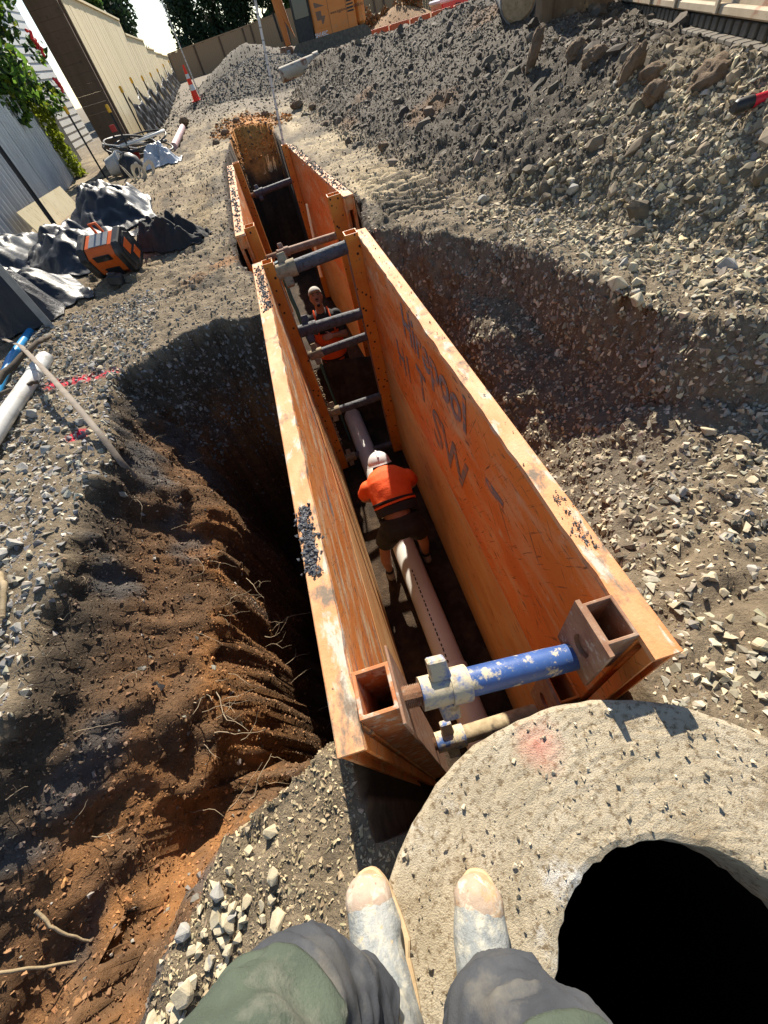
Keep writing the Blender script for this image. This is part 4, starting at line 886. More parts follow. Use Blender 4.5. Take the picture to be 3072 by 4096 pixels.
# tall timber paling fence
tfn = thing('timber_paling_fence', 'tall new pale timber paling fence running back on the left', 'fence', (-3.9, 30, .5))
ta, tb = Vector((-3.35, 15.7, 0)), Vector((-4.6, 44.8, 0)); tdv = (tb - ta).normalized(); tl = (tb - ta).length; tn = Vector((tdv.y, -tdv.x, 0))
def tf_base(t): return float(np.interp(t, [0, .25, 1], [.30, .34, .86]))
bays = [(0, 9.2, 2.86), (9.2, 15.5, 2.52), (15.5, 19.5, 2.30), (19.5, 24, 2.2), (24, 30, 2.16)]
pal = MB(); pal.box((0, -.009, 0), (.146, .009, 1.)); pal = pal.build('paling', m_tim, None); pal.parent = tfn; firstp = True
ang = math.atan2(tdv.y, tdv.x); s = 0.
while s < tl:
    top = next((z for (a, b_, z) in bays if a <= s < b_), 2.16); zb = tf_base(s / tl); o = pal if firstp else pal.copy()
    if not firstp: COL.objects.link(o)
    firstp = False; p = ta + tdv * s + tn * random.uniform(-.004, .004)
    o.location = Vector((p.x, p.y, zb - .05)) - tfn.location; o.rotation_euler = (0, 0, ang); o.scale = (1, 1, top - zb + .05 + random.uniform(-.006, .006)); s += .150
for (a, b_, z) in bays:
    m = MB(); q0, q1 = ta + tdv * a, ta + tdv * min(b_, tl); m.prism([(q0.x + tn.x * .05, q0.y + tn.y * .05, z + .004), (q1.x + tn.x * .05, q1.y + tn.y * .05, z + .004), (q1.x - tn.x * .09, q1.y - tn.y * .09, z + .004), (q0.x - tn.x * .09, q0.y - tn.y * .09, z + .004)], (0, 0, .05)); m.build('capping', m_tim, tfn)
s = 0
while s < tl:
    m = MB(); p = ta + tdv * s - tn * .08; z = next((z for (a, b_, z) in bays if a <= s < b_), 2.16); m.box((p.x - .06, p.y - .05, tf_base(s / tl) - .1), (p.x + .06, p.y + .05, z)); m.build('post', m_brn, tfn); s += 2.4
rt = thing('retaining_board_wall', 'dark brown board end wall beside the pale paling fence', 'wall', (-3.7, 15.4, .3))
for k in range(17):
    m = MB(); z = .05 + k * .165; m.box((-4.05, 15.38, z), (-3.37, 15.46, z + .1635)); m.build('board', m_brn, rt, bev=.002)

# silt fence with capped stakes
m_silt = M('black_silt_fabric', [(.3, (.012, .012, .014)), (.7, (.03, .03, .034))], (5, 5, 2), .5, layers=[((.15, .13, .10), (4, 4, 9), .66, .08, .85)], bump=.5, bscale=14, bdist=.03)
sf = thing('silt_fence', 'sagging black silt fabric along the foot of the pale fence', 'silt fence', (-3.2, 22, .3))
stk = [(-2.98, 15.8), (-3.12, 18.6), (-3.28, 21.8), (-3.48, 25.5), (-3.72, 30), (-4.05, 36), (-4.3, 42)]
def star_picket(p, z0, z1, label, group=None, cap=True, r=.022, mat=None):
    t = thing('star_picket', label, 'stake', (p[0], p[1], z0), group); b = MB()
    for a in (90, 210, 330):
        d = Vector((math.cos(R_(a)), math.sin(R_(a)), 0)); w = Vector((-d.y, d.x, 0)) * .003
        q = Vector((p[0], p[1], z0 - .1)); b.prism([q - w, q + w, q + d * r + w, q + d * r - w], (0, 0, z1 - z0 + .1))
    b.build('post', mat or m_blkp, t)
    if cap:
        c = MB(); c.tube([(p[0], p[1], z1 - .09), (p[0], p[1], z1 + .005), (p[0], p[1], z1 + .03)], [.036, .036, .026], 12); c.build('cap', m_yel, t, smooth=True)
    return t
for k in range(len(stk) - 1):
    a, c = stk[k], stk[k + 1]; n = 28; m = 8; v = []; 
    for i in range(n + 1):
        t = i / n; x, y = a[0] + (c[0] - a[0]) * t, a[1] + (c[1] - a[1]) * t; z0 = gz(x, y) - .03; top = z0 + .98 - .32 * math.sin(math.pi * t) ** .8
        for j in range(m + 1):
            u = j / m; w = .05 * math.sin(t * 40 + 3 * u) * (1 - abs(t - .5)) * .6 + .04 * math.sin(t * 17 + 9 * u + k); v.append((x + w + .10 * (1 - u) ** 2, y, z0 + (top - z0) * u))
    f = [(i * (m + 1) + j, (i + 1) * (m + 1) + j, (i + 1) * (m + 1) + j + 1, i * (m + 1) + j + 1) for i in range(n) for j in range(m)]
    o = MB().add(v, f).build('fabric', m_silt, sf, smooth=True); sm = o.modifiers.new('t', 'SOLIDIFY'); sm.thickness = .004
names = ['first stake of the silt fence with a yellow cap', 'second stake along the silt fence with a yellow cap', 'third stake along the silt fence with a yellow cap', 'fourth stake along the silt fence with a yellow cap', 'fifth stake along the silt fence', 'sixth stake along the silt fence', 'farthest stake of the silt fence']
for (x, y), nm in zip(stk, names): z = gz(x, y); star_picket((x - .06, y), z, z + 1.12, nm, 'stakes of the silt fence')
star_picket((-3.75, 13.0), .1, 1.27, 'black stake with a yellow cap standing beside the vine'); star_picket((-2.88, 12.75), .1, 1.13, 'black stake with a yellow cap behind the pile of straps')
star_picket((-3.05, 7.30), .02, 1.45, 'tall black drilled stake before the corrugated fence', cap=True, r=.034)
sp_ = thing('steel_post', 'slim grey flat steel post leaning in front of the black sheets', 'post', (-2.5, 4.45, -.05))
b = MB(); b.box((-2.535, 4.44, -.2), (-2.465, 4.448, 1.1)); b.box((-2.535, 4.448, -.2), (-2.528, 4.50, 1.1)); b.build('angle', m_steel, sp_)

# crumpled black plastic sheets
def crumple(name, label, c, size, h, seed, mat, cat='plastic sheet', rot=0., sc=3.2, n=70):
    g = np.linspace(-1, 1, n); U, W = np.meshgrid(g, g); u, w = U.ravel(), W.ravel(); P = np.c_[u * size[0] / 2, w * size[1] / 2, np.zeros(len(u))]
    q = P * sc + seed * 7.1
    rid = 1 - np.abs(fbm(q, 1., 3, seed)) * 2.4; rid2 = 1 - np.abs(fbm(q, 2.3, 3, seed + 9)) * 2.2
    edge = np.clip(1.05 - np.maximum(np.abs(u), np.abs(w)) ** 3, 0, 1); fall = np.clip(1.15 - (u ** 2 + w ** 2) * .8, .05, 1)
    z = h * fall * (.50 + .40 * rid.clip(-.6, 1) + .15 * rid2.clip(-.5, 1)) * edge + .01
    dx = .10 * size[0] * fbm(q + 3, .8, 3, seed + 20); dy = .10 * size[1] * fbm(q + 9, .8, 3, seed + 30)
    x = P[:, 0] + dx; y = P[:, 1] + dy; cr, sr = math.cos(rot), math.sin(rot)
    X = c[0] + x * cr - y * sr; Y = c[1] + x * sr + y * cr
    G0 = np.array([gz(a, b_) for a, b_ in zip(X, Y)]); V = np.c_[X, Y, G0 + np.maximum(z, .015)]
    idx = np.arange(n * n).reshape(n, n); F = np.stack([idx[:-1, :-1], idx[:-1, 1:], idx[1:, 1:], idx[1:, :-1]], -1).reshape(-1, 4)
    o = mesh_np(name, V - np.array([c[0], c[1], 0]), F, mat, smooth=True); o.location = (c[0], c[1], 0); sm = o.modifiers.new('t', 'SOLIDIFY'); sm.thickness = .006; sm.offset = 1
    return tag(o, label, cat)
crumple('plastic_sheet', 'heap of crumpled black plastic under the tall drilled stake', (-2.62, 8.3), (1.3, 2.2), .42, 2, m_tarp, rot=.2, sc=1.9)
crumple('plastic_sheet', 'shiny black plastic heap next to the orange toolbox', (-2.75, 6.55), (1.3, 1.4), .36, 5, m_tarp, rot=-.3, sc=2.0)
crumple('plastic_sheet', 'folded black plastic draped at the far left beside the grey steel post', (-3.0, 5.2), (1.2, 1.1), .30, 8, m_tarp, rot=.5, sc=2.1)
crumple('plastic_sheet', 'black plastic stretched along the iron fence behind the heap', (-3.55, 6.6), (.9, 2.2), .42, 11, m_tarp, rot=.1, sc=1.8)
crumple('jacket', 'black jacket lying crumpled on the bank behind the toolbox', (-1.42, 5.95), (.95, .5), .26, 14, m_blk, 'jacket', rot=-.45, sc=6.5)
crumple('plastic_sheet', 'grey cloth sheet hanging by the blue pipe', (-2.78, 4.75), (.6, .55), .5, 17, m_silt, rot=.4)
pw = thing('plywood_offcut', 'pale plywood offcut leaning at the foot of the iron fence', 'plywood', (-3.7, 9.4, .1))
b = MB(); b.prism([(-3.95, 8.7, .06), (-3.75, 10.4, .06), (-3.85, 10.4, .42), (-4.05, 8.7, .42)], (.018, 0, .004)); b.build('board', m_tim, pw)

# orange and black jobsite box
tb_ = thing('toolbox_radio', 'orange and black jobsite radio box tipped on the bank', 'jobsite radio', (-1.95, 5.45, .03), rz=R_(-14))
def local(mb, name, mat, parent, bev=0., smooth=False): return mb.build(name, mat, parent, smooth=smooth, bev=bev, world=False)
TIL = Matrix.Rotation(R_(24), 3, 'X')
def octo(x0, x1, s, ch, zoff=.19, k=1.):
    pts = []
    for (y, z) in ((-s, -s + ch), (-s, s - ch), (-s + ch, s), (s - ch, s), (s, s - ch), (s, -s + ch), (s - ch, -s), (-s + ch, -s)):
        q = TIL @ Vector((0, y, z * k)); pts.append((x0, q.y, q.z + zoff))
    m = MB(); m.prism(pts, (x1 - x0, 0, 0)); return m
body_o = local(octo(-.165, .165, .158, .065), 'body', m_or2, tb_, .008)
for x0, x1 in ((-.25, -.166), (.166, .25)): local(octo(x0, x1, .178, .07), 'bumper', m_blk2, tb_, .012)
local(octo(.2505, .258, .135, .055), 'end_panel', m_blk2, tb_, .004)
def tbox(lo, hi): 
    m = MB(); m.box(lo, hi, TIL, (0, 0, 0)); m.v = [(a, b_, c + .19) for a, b_, c in m.v]; return m
local(tbox((.2582, -.09, .01), (.264, .03, .11)), 'vent', m_or2, tb_, .01); local(tbox((.2582, -.02, -.11), (.264, .08, -.02)), 'vent', m_or2, tb_, .01)
local(tbox((-.11, -.088, .1585), (.11, .088, .166)), 'top_window', m_steel, tb_, .004); local(tbox((-.10, -.166, .05), (.10, -.1585, .115)), 'front_window', m_blk2, tb_, .004); local(tbox((-.08, -.172, -.13), (.09, -.1585, -.03)), 'battery_bay', m_dark, tb_, .004)
h = MB(); h.tube([TIL @ Vector((-.03, .10, .14)) + Vector((0, 0, .19)), TIL @ Vector((-.045, .12, .24)) + Vector((0, 0, .19)), TIL @ Vector((.03, .12, .24)) + Vector((0, 0, .19)), TIL @ Vector((.045, .10, .15)) + Vector((0, 0, .19))], .014, 8); local(h, 'handle', m_or2, tb_, 0, True)
bt_ = thing('battery_pack', 'small black battery pack lying in front of the orange radio box', 'battery', (-1.93, 5.08, .03))
b = MB(); b.box((-2.0, 5.02, .03), (-1.86, 5.14, .12), Matrix.Rotation(R_(15), 3, 'Y')); b.build('case', m_blk2, bt_, bev=.012)
b = MB(); b.box((-1.975, 5.035, .118), (-1.90, 5.10, .140), Matrix.Rotation(R_(15), 3, 'Y')); b.build('terminal_rail', m_blk2, bt_, bev=.004)

# junk heap by the fence
bk = thing('bucket', 'pale dented bucket tipped over beside the straps', 'bucket', (-3.35, 12.6, .1))
b = loft([((-3.5, 12.75, .27), (0, 1, .2), (0, -.2, 1), .15, .15), ((-3.12, 12.55, .33), (0, 1, .2), (0, -.2, 1), .18, .18)], 24); b.build('shell', m_wpvc, bk, smooth=True)
b = MB(); b.ring((-3.13, 12.555, .33), (.88, -.46, .14), .165, .19, .03, 24); b.build('rim', m_wpvc, bk, smooth=True)
dm = tag(loft([((-2.93, 12.35, .08), (1, 0, 0), (0, 1, 0), .27, .25), ((-2.93, 12.35, .22), (1, 0, 0), (0, 1, 0), .26, .24), ((-2.93, 12.35, .36), (1, 0, 0), (0, 1, 0), .20, .19), ((-2.93, 12.35, .44), (1, 0, 0), (0, 1, 0), .10, .09), ((-2.93, 12.35, .455), (1, 0, 0), (0, 1, 0), .02, .02)], 28).build('rubber_dome', m_blk2, None, smooth=True), 'dark rounded rubber cover on the junk heap', 'cover')
for k, (x, y, z, a, r) in enumerate([(-2.86, 11.5, .20, .4, .17), (-2.62, 11.35, .20, 1.0, .15), (-2.45, 11.55, .17, 2.1, .13), (-2.75, 11.75, .16, 2.8, .15)]):
    d = Vector((math.cos(a), math.sin(a), .35)).normalized(); u = d.orthogonal().normalized(); w = d.cross(u); b = MB(); n = 24
    P = [Vector((x, y, z)) + (u * math.cos(2 * math.pi * i / n) * (1 + .15 * math.sin(2 * math.pi * i / n * 2 + k)) + w * math.sin(2 * math.pi * i / n) * .75) * r for i in range(n + 1)]
    b.tube(P, .035, 6, flat=.18, up=d); tag(b.build('lifting_strap', m_cap, None), ('coiled cream webbing strap nearest the bucket', 'round cream webbing strap loop in front of the rubber cover', 'small cream strap loop at the right of the strap pile', 'cream strap loop behind the others')[k], 'strap', 'cream lifting straps on the heap')
cc = thing('cable_coil', 'tangle of black hose loops lying across the junk heap', 'cable coil', (-2.8, 13.3, .15))
for k in range(9):
    b = MB(); n = 40; r = random.uniform(.55, .95); ph = random.uniform(0, 6); cx0 = random.uniform(-.12, .12); P = []
    for i in range(n + 1):
        a = 2 * math.pi * i / n + ph; P.append((-2.85 + cx0 + r * math.cos(a) * .8, 13.4 + r * math.sin(a) * .8, .32 + .05 * k * .5 + .12 * math.sin(a + k) - .10 * math.cos(a)))
    b.tube(P, random.choice((.018, .026, .012)), 7); b.build('hose_loop', m_blk2 if k % 4 else m_wpvc, cc, smooth=True)
crumple('plastic_bag', 'silvery plastic bag at the right end of the junk heap', (-2.28, 12.3), (.8, .7), .34, 23, M('silver_plastic', [(.3, (.32, .34, .36)), (.7, (.5, .52, .54))], 6, .3, bump=.3, bscale=20), 'bag', sc=5)
b = MB(); b.prism([(-3.05, 12.9, .3), (-2.8, 12.75, .22), (-2.72, 12.75, .38), (-2.98, 12.9, .45)], (0, .03, 0)); tag(b.build('red_board', M('red_plastic', [(0, (.42, .03, .02)), (1, (.5, .05, .03))], 8, .5, bump=.05), None), 'small dark red panel stuck in the junk heap', 'panel')
b = MB(); b.box((-3.32, 13.9, .72), (-3.2, 13.92, .84)); tag(b.build('warning_sign', MATS['red_plastic'], None), 'red and white striped tag behind the hose tangle', 'sign')
# pipes, strips and sticks at the left edge
t = thing('blue_water_pipe', 'bright blue plastic pipe poking out at the left edge', 'pipe', (-2.65, 3.9, 0))
b = MB(); b.tube([(-2.56, 3.2, .02), (-2.62, 3.8, .06), (-2.72, 4.5, .02)], .030, 14); b.build('tube', m_bluep, t, smooth=True)
t = thing('white_drain_pipe', 'dirty white plastic drain pipe lying at the left edge', 'pipe', (-2.3, 2.9, 0))
b = MB(); b.tube([(-2.32, 1.9, .035), (-2.29, 2.8, .045), (-2.25, 3.62, .05)], .053, 20); b.build('tube', m_wpvc, t, smooth=True)
b = MB(); b.tube([(-2.262, 3.35, .048), (-2.252, 3.58, .05)], .058, 20); b.build('coupling', m_wpvc, t, smooth=True)
t = thing('bent_metal_strip', 'bent brown metal strip arching from the left edge into the pit', 'strip', (-1.9, 3, 0))
b = MB(); P = [(-2.86, 4.28, .1), (-2.44, 3.77, .14), (-1.91, 2.95, .16), (-1.62, 2.48, .13), (-1.46, 2.2, .04), (-1.40, 2.06, -.08), (-1.38, 2.02, -.22)]
P = [tuple(Vector(P[i]).lerp(Vector(P[i + 1]), k / 4)) for i in range(len(P) - 1) for k in range(4)] + [P[-1]]; b.tube(P, .019, 8, flat=.2, up=(.6, -.2, .8)); b.build('strip', M('brown_grey_steel', [(.3, (.10, .075, .055)), (.7, (.20, .16, .12))], 12, .7, bump=.3), t, smooth=True)
def stick(name, label, pts, r, mat, cat, group=None):
    b = MB(); n = 5; Q = [Vector(p) for p in pts]; P = [Q[i].lerp(Q[i + 1], k / n) + Vector((random.gauss(0, r * .25), random.gauss(0, r * .25), random.gauss(0, r * .2))) for i in range(len(Q) - 1) for k in range(n)] + [Q[-1]]
    b.tube(P, [r * (1 - .45 * i / len(P)) * random.uniform(.9, 1.1) for i in range(len(P))], 8); return tag(b.build(name, mat, None, smooth=True), label, cat, group)
def on(x, y, dz=.02): return (x, y, gz(x, y) + dz)
stick('branch', 'broken pale branch sticking out at the left edge of the pit', [on(-2.08, .50, .05), on(-1.92, .62, .09), on(-1.78, .72, .12)], .011, m_wood, 'branch')
stick('branch', 'curved pale root branch near the bottom left corner', [on(-1.85, -.20, .05), on(-1.70, -.07, .09), on(-1.58, -.02, .08), on(-1.46, -.06, .03)], .0065, m_wood, 'branch')
stick('branch', 'short bleached bent stick on the brown slope', [on(-1.52, .10, .03), on(-1.48, .04, .05), on(-1.43, -.02, .03)], .006, m_wood, 'stick')
stick('branch', 'dry yellow stick lying on the grey gravel at the left edge', [on(-1.74, 1.32, .03), on(-1.68, 1.22, .04), on(-1.66, 1.08, .03)], .016, m_wood, 'stick')
stick('branch', 'brown stick across the gravel under the white drain pipe', [on(-2.62, 2.95, .08), on(-2.35, 3.05, .10), on(-2.18, 3.2, .05)], .022, m_bark, 'stick')
stick('branch', 'gnarled dark root beside the blue pipe', [on(-2.5, 3.3, .1), on(-2.3, 3.75, .12), on(-2.34, 4.05, .06)], .026, m_bark, 'root')
stick('timber_stake', 'pale timber stake leaning in the trench behind the standing worker', [(.20, 5.85, -.75), (.28, 5.95, .02)], .022, m_tim, 'stake')
stick('hose', 'dark teal hose hanging down the left side of the trench', [(-.22, 4.35, .0), (-.20, 4.40, -.6), (-.14, 4.42, -1.3), (-.1, 4.3, -2.3)], .022, M('teal_hose', [(0, (.015, .06, .08)), (1, (.02, .09, .11))], 8, .5, bump=.05), 'hose')
# thin roots sticking out of the cut faces
rr = random.Random(21)
ORD = ['nearest', 'second nearest', 'third nearest', 'fourth nearest', 'fifth nearest', 'sixth nearest', 'seventh nearest', 'eighth nearest', 'ninth nearest', 'tenth nearest', 'eleventh nearest', 'twelfth nearest']
def root_path(a, L):
    d = Vector((rr.uniform(.5, 1), rr.uniform(-.6, .6), rr.uniform(-.1, .35))).normalized(); p = Vector(a); P = [p]; n = 7
    for k in range(n):
        d = (d + Vector((rr.gauss(0, .25), rr.gauss(0, .3), rr.gauss(-.05, .2)))).normalized(); p = p + d * L / n; P.append(p)
    return P
def root_mesh(b, P, L, r=.0028):
    n = len(P) - 1; b.tube(P, [r * (1 - .7 * k / n) for k in range(n + 1)], 5)
    if rr.random() < .6:
        e = (P[-1] - P[-2] + Vector((rr.gauss(0, .03), rr.gauss(0, .03), rr.gauss(0, .02)))).normalized(); b.tube([P[3], P[3] + e * L * .2, P[3] + e * L * .35 + Vector((0, rr.gauss(0, .03), .02))], [r * .7, r * .55, r * .3], 5)
starts = sorted([(-1.12 + rr.gauss(0, .06), rr.uniform(.25, 1.7)) for _ in range(12)], key=lambda q: q[1])
for k, (x, y) in enumerate(starts):
    L = rr.uniform(.2, .38); b = MB(); root_mesh(b, root_path((x, y, gz(x, y) - .01), L), L, .0034)
    tag(b.build('root', m_root, None), 'long root hanging over the dark pit, %s to the foreground ridge' % ORD[k], 'root', 'long roots over the dark pit')
b = MB()
for k in range(26): y = rr.uniform(.25, 1.7); x = -1.12 + rr.gauss(0, .07); L = rr.uniform(.1, .26); root_mesh(b, root_path((x, y, gz(x, y) - .01), L), L, .0022)
for k in range(24): y = rr.uniform(.1, 2.6); x = -1.45 + rr.gauss(0, .08); L = rr.uniform(.08, .22); root_mesh(b, root_path((x, y, gz(x, y)), L), L, .002)
for k in range(14): x = rr.uniform(-1.35, -.6); L = rr.uniform(.1, .25); root_mesh(b, root_path((x, 3.12, gz(x, 3.12) - .02), L), L, .002)
tag(b.build('rootlets', m_root, None, kind='stuff'), 'fine rootlets all over the dug walls of the pit', 'roots')
# separate stones
def stone(loc, s, lab, grp, mat, seed, shapes=12, flat=.75):
    V, F = hull_variant(shapes, seed, flat); r = Matrix.Rotation(random.uniform(0, 6.28), 3, 'Z') @ Matrix.Rotation(random.gauss(0, .4), 3, 'X')
    m = MB(); m.add([Vector(v) * s for v in V], [tuple(f) for f in F]); m.v = [tuple(r @ Vector(q)) for q in m.v]
    o = m.build('stone', mat, None, bev=s * .035); o.location = loc; return tag(o, lab, 'stone', grp)
m_st1 = M('pale_sandstone', [(.25, (.34, .285, .18)), (.5, (.45, .385, .26)), (.8, (.53, .465, .335))], 18, .9, layers=[((.20, .17, .12), 60, .68, .03)], bump=.5, bscale=90)
m_st2 = M('grey_stone', [(.25, (.22, .21, .19)), (.5, (.33, .315, .28)), (.8, (.42, .40, .355))], 18, .9, layers=[((.40, .35, .26), 12, .62, .07)], bump=.5, bscale=90)
def stone_set(spots, sizes, rest, rest_sizes, ref, lab, grp, pale, seed, rest_label):
    spots = sorted(spots, key=lambda q: math.hypot(q[0] - ref[0], q[1] - ref[1]))
    for k, (x, y) in enumerate(spots): stone((x, y, gz(x, y) + .012), rr.uniform(*sizes), lab % ORD[k], grp, m_st1 if rr.random() < pale else m_st2, seed + k)
    for mt, sel in ((m_st1, 0), (m_st2, 1)):
        m = MB()
        for k, (x, y) in enumerate(rest):
            if (rr.random() < pale) == (sel == 1): continue
            V, F = hull_variant(11, seed + 50 + k, .7); s = rr.uniform(*rest_sizes); q = Matrix.Rotation(rr.uniform(0, 6.28), 3, 'Z') @ Matrix.Rotation(rr.gauss(0, .4), 3, 'X'); c = Vector((x, y, gz(x, y) + .008))
            m.add([c + q @ (Vector(v) * s) for v in V], [tuple(f) for f in F])
        tag(m.build('stones', mt, None, kind='stuff'), rest_label + (' in tan', ' in grey')[sel], 'stones')
def knee():
    t = rr.random(); return (-.66 - .34 * t + rr.gauss(0, .05), .0 - .30 * t + rr.gauss(0, .05))
stone_set([knee() for _ in range(12)], (.05, .085), [knee() for _ in range(60)], (.022, .05), (.26, -.52), 'big pale stone heaped by the left knee, %s to the manhole lid', 'big stones beside the left knee', .85, 500, 'smaller angular stones heaped beside the left knee')
bench = lambda: (rr.uniform(.85, 2.5), rr.uniform(.1, 1.3))
stone_set([bench() for _ in range(12)], (.075, .115), [bench() for _ in range(70)], (.035, .07), (.26, -.52), 'big stone on the right gravel bench, %s to the manhole lid', 'big stones on the right bench', .75, 600, 'middling stones strewn over the right bench')
lft = lambda: (rr.uniform(-2.3, -1.6), rr.uniform(.7, 3.6))
stone_set([lft() for _ in range(12)], (.075, .12), [lft() for _ in range(70)], (.035, .075), (.26, -.52), 'big grey stone on the gravel left of the pit, %s to the boots', 'big stones left of the pit', .3, 700, 'middling stones strewn left of the pit')
mnds = lambda: (rr.uniform(1.7, 3.0), rr.uniform(1.6, 4.2))
stone_set([mnds() for _ in range(12)], (.10, .15), [mnds() for _ in range(90)], (.045, .10), (2.95, 2.7), 'big tan stone low on the spoil mound, %s to the red tool', 'big stones on the near mound', .8, 800, 'middling stones on the near slope of the mound')
# ------------------------------------------------------------------ spoil mound top: clods, timber, machine
m_clod = M('brown_clod', [(.25, (.11, .075, .045)), (.5, (.19, .13, .08)), (.8, (.27, .20, .13))], 9, .95, layers=[((.05, .04, .03), 14, .64, .05)], bump=.9, bscale=30, bdist=.03)
def clod(loc, dim, lab, seed, rot=(0, 0, 0), name='soil_clod', mat=None, cat='clod'):
    bm = bmesh.new(); bmesh.ops.create_icosphere(bm, subdivisions=4, radius=1); V = np.array([v.co[:] for v in bm.verts]); 
    n = fbm(V + seed, 1.4, 3, seed) * .35 + fbm(V + seed, 4, 4, seed + 3, .7) * .30; V = V * (1 + n)[:, None] * np.array(dim) / 2
    for v, q in zip(bm.verts, V): v.co = q
    me = bpy.data.meshes.new(name); bm.to_mesh(me); bm.free()
    for p in me.polygons: p.use_smooth = True
    me.materials.append(mat or m_clod); o = bpy.data.objects.new(name, me); COL.objects.link(o); o.location = loc; o.rotation_euler = rot; return tag(o, lab, cat)
clod((3.02, 5.75, .72), (.11, .11, .32), 'tall rounded post-like clod standing on the mound crest', 3, (R_(8), R_(16), 0))
clod((2.97, 4.05, .63), (.14, .13, .26), 'pointed brown clod standing on the crest under the tracked machine', 4, (R_(5), R_(22), 0))
clod((3.0, 3.25, .56), (.28, .22, .20), 'big angular brown clod at the right end of the crest', 5, (0, R_(-25), .3))
clod((2.85, 3.55, .53), (.17, .16, .14), 'small brown clod left of the big angular one', 6)
clod((3.1, 4.75, .64), (.24, .2, .16), 'low brown clod between the two standing clods', 7)
clod((3.15, 5.15, .68), (.2, .18, .16), 'round brown clod behind the low one on the crest', 8)
clod((3.02, 3.85, .58), (.2, .17, .11), 'flat brown clod below the pointed one', 10)
for k, (x, y, s) in enumerate(((1.62, 7.3, .15), (1.38, 11.2, .22), (1.2, 15.4, .34), (1.5, 14.3, .2))):
    clod((x, y, gz(x, y) + s * .15), (s, s * .9, s * .6), ('brown clod fallen nearest along the mound foot', 'second brown clod along the mound foot', 'large dark clod at the far end of the mound foot', 'clod next to the farthest one at the mound foot')[k], 30 + k)
m_grlog = M('grey_weathered_log', [(.3, (.13, .13, .125)), (.7, (.22, .22, .21))], 8, .85, bump=.5)
t = thing('log', 'grey weathered log end lying on top of the spoil mound', 'log', (4.35, 8.9, .8)); b = MB(); b.tube([(4.15, 8.5, 1.02), (4.6, 9.6, 1.08), (4.9, 10.4, 1.1)], [.26, .27, .26], 20); b.build('trunk', m_grlog, t, smooth=True)
b = MB(); b.tube([(4.142, 8.48, 1.02), (4.149, 8.497, 1.02)], [.22, .24], 20); b.build('cut_end', m_wood, t)
m_oldt = M('old_brown_timber', [(.3, (.12, .075, .04)), (.7, (.24, .17, .10))], (5, 5, 2), .85, layers=[((.40, .28, .13), (7, 7, 4), .64, .05), ((.05, .04, .03), 20, .66, .04)], bump=.5)
t = thing('timber_skip', 'old brown timber trough standing left of the tracked machine', 'timber', (4.4, 7.6, .7))
b = MB(); b.box((3.93, 7.40, .62), (4.10, 7.56, 1.5)); b.build('post', m_oldt, t, bev=.012)
b = MB(); b.box((4.10, 7.46, .66), (5.0, 7.54, 1.0)); b.build('low_board', m_oldt, t, bev=.008); b = MB(); b.box((4.10, 7.465, 1.01), (5.0, 7.535, 1.4)); b.build('high_board', m_grlog, t, bev=.008)
m_dust = M('dust_beige_steel', [(.3, (.32, .25, .16)), (.6, (.44, .36, .25)), (.8, (.36, .22, .12))], 3, .8, layers=[((.28, .12, .06), 4, .64, .05), ((.18, .14, .10), 12, .66, .05)], bump=.3)
m_trk = M('muddy_track', [(.3, (.07, .06, .05)), (.7, (.17, .145, .11))], 10, .9, bump=.6)
tm = thing('tracked_machine', 'dusty beige tracked machine parked on top of the spoil mound', 'tracked machine', (4.6, 6.0, .6))
A, Bv = Vector((3.28, 3.05, .62)), Vector((5.75, 8.85, .62)); td = (Bv - A).normalized(); tnn = Vector((td.y, -td.x, 0)); tL = (Bv - A).length + .6; ay = math.atan2(td.y, td.x)
A = A - td * .6
npitch = int(tL / .15); sp0 = None
for k in range(npitch):
    p = A + td * (k * .15) + tnn * .02
    if sp0 is None:
        m = MB(); m.box((0, -.38, 0), (.135, .16, .03)); m.box((.045, -.38, -.045), (.07, .16, .0)); m.box((.02, -.10, .03), (.115, .09, .10)); sp0 = m.build('track_shoe', m_trk, None, bev=.006); sp0.parent = tm; o = sp0
    else: o = sp0.copy(); COL.objects.link(o)
    o.location = p + Vector((0, 0, .03)) - tm.location; o.rotation_euler = (0, 0, ay)
def along(s0, s1, o0, o1, z0, z1):
    q = [A + td * s0 + tnn * o0, A + td * s1 + tnn * o0, A + td * s1 + tnn * o1, A + td * s0 + tnn * o1]; m = MB(); m.prism([(p.x, p.y, z0) for p in q], (0, 0, z1 - z0)); return m
along(.1, tL - .1, .12, .42, .70, .78).build('track_frame', m_trk, tm)
along(0, tL - .3, -.06, .00, .775, 1.62).build('side_plate', m_dust, tm, bev=.01); along(0, tL - .3, -.10, -.06, .765, .82).build('plate_lip', m_dust, tm, bev=.01)
for s in (1.6, 2.7, 3.6, 4.8): along(s, s + .07, -.12, -.10, .77, 1.5).build('rib', m_dust, tm, bev=.008)
along(0, tL - .3, .01, 1.6, .95, 1.7).build('hull', m_dust, tm, bev=.03)
along(tL - .28, tL - .1, -.05, .5, .62, 1.2).build('front_guard', m_trk, tm, bev=.02)
t = thing('red_handled_tool', 'red tool handle with a black grip lying at the right edge of the mound', 'tool', (2.95, 2.7, .5))
b = MB(); b.tube([(2.84, 2.73, .52), (3.5, 2.60, .56)], .030, 14); b.build('handle', M('red_paint', [(0, (.52, .015, .03)), (1, (.62, .025, .05))], 6, .35, bump=.05), t, smooth=True)
b = MB(); b.tube([(2.765, 2.745, .515), (2.78, 2.742, .515), (2.86, 2.726, .522)], [.026, .036, .034], 14); b.build('grip', m_blk2, t, smooth=True)

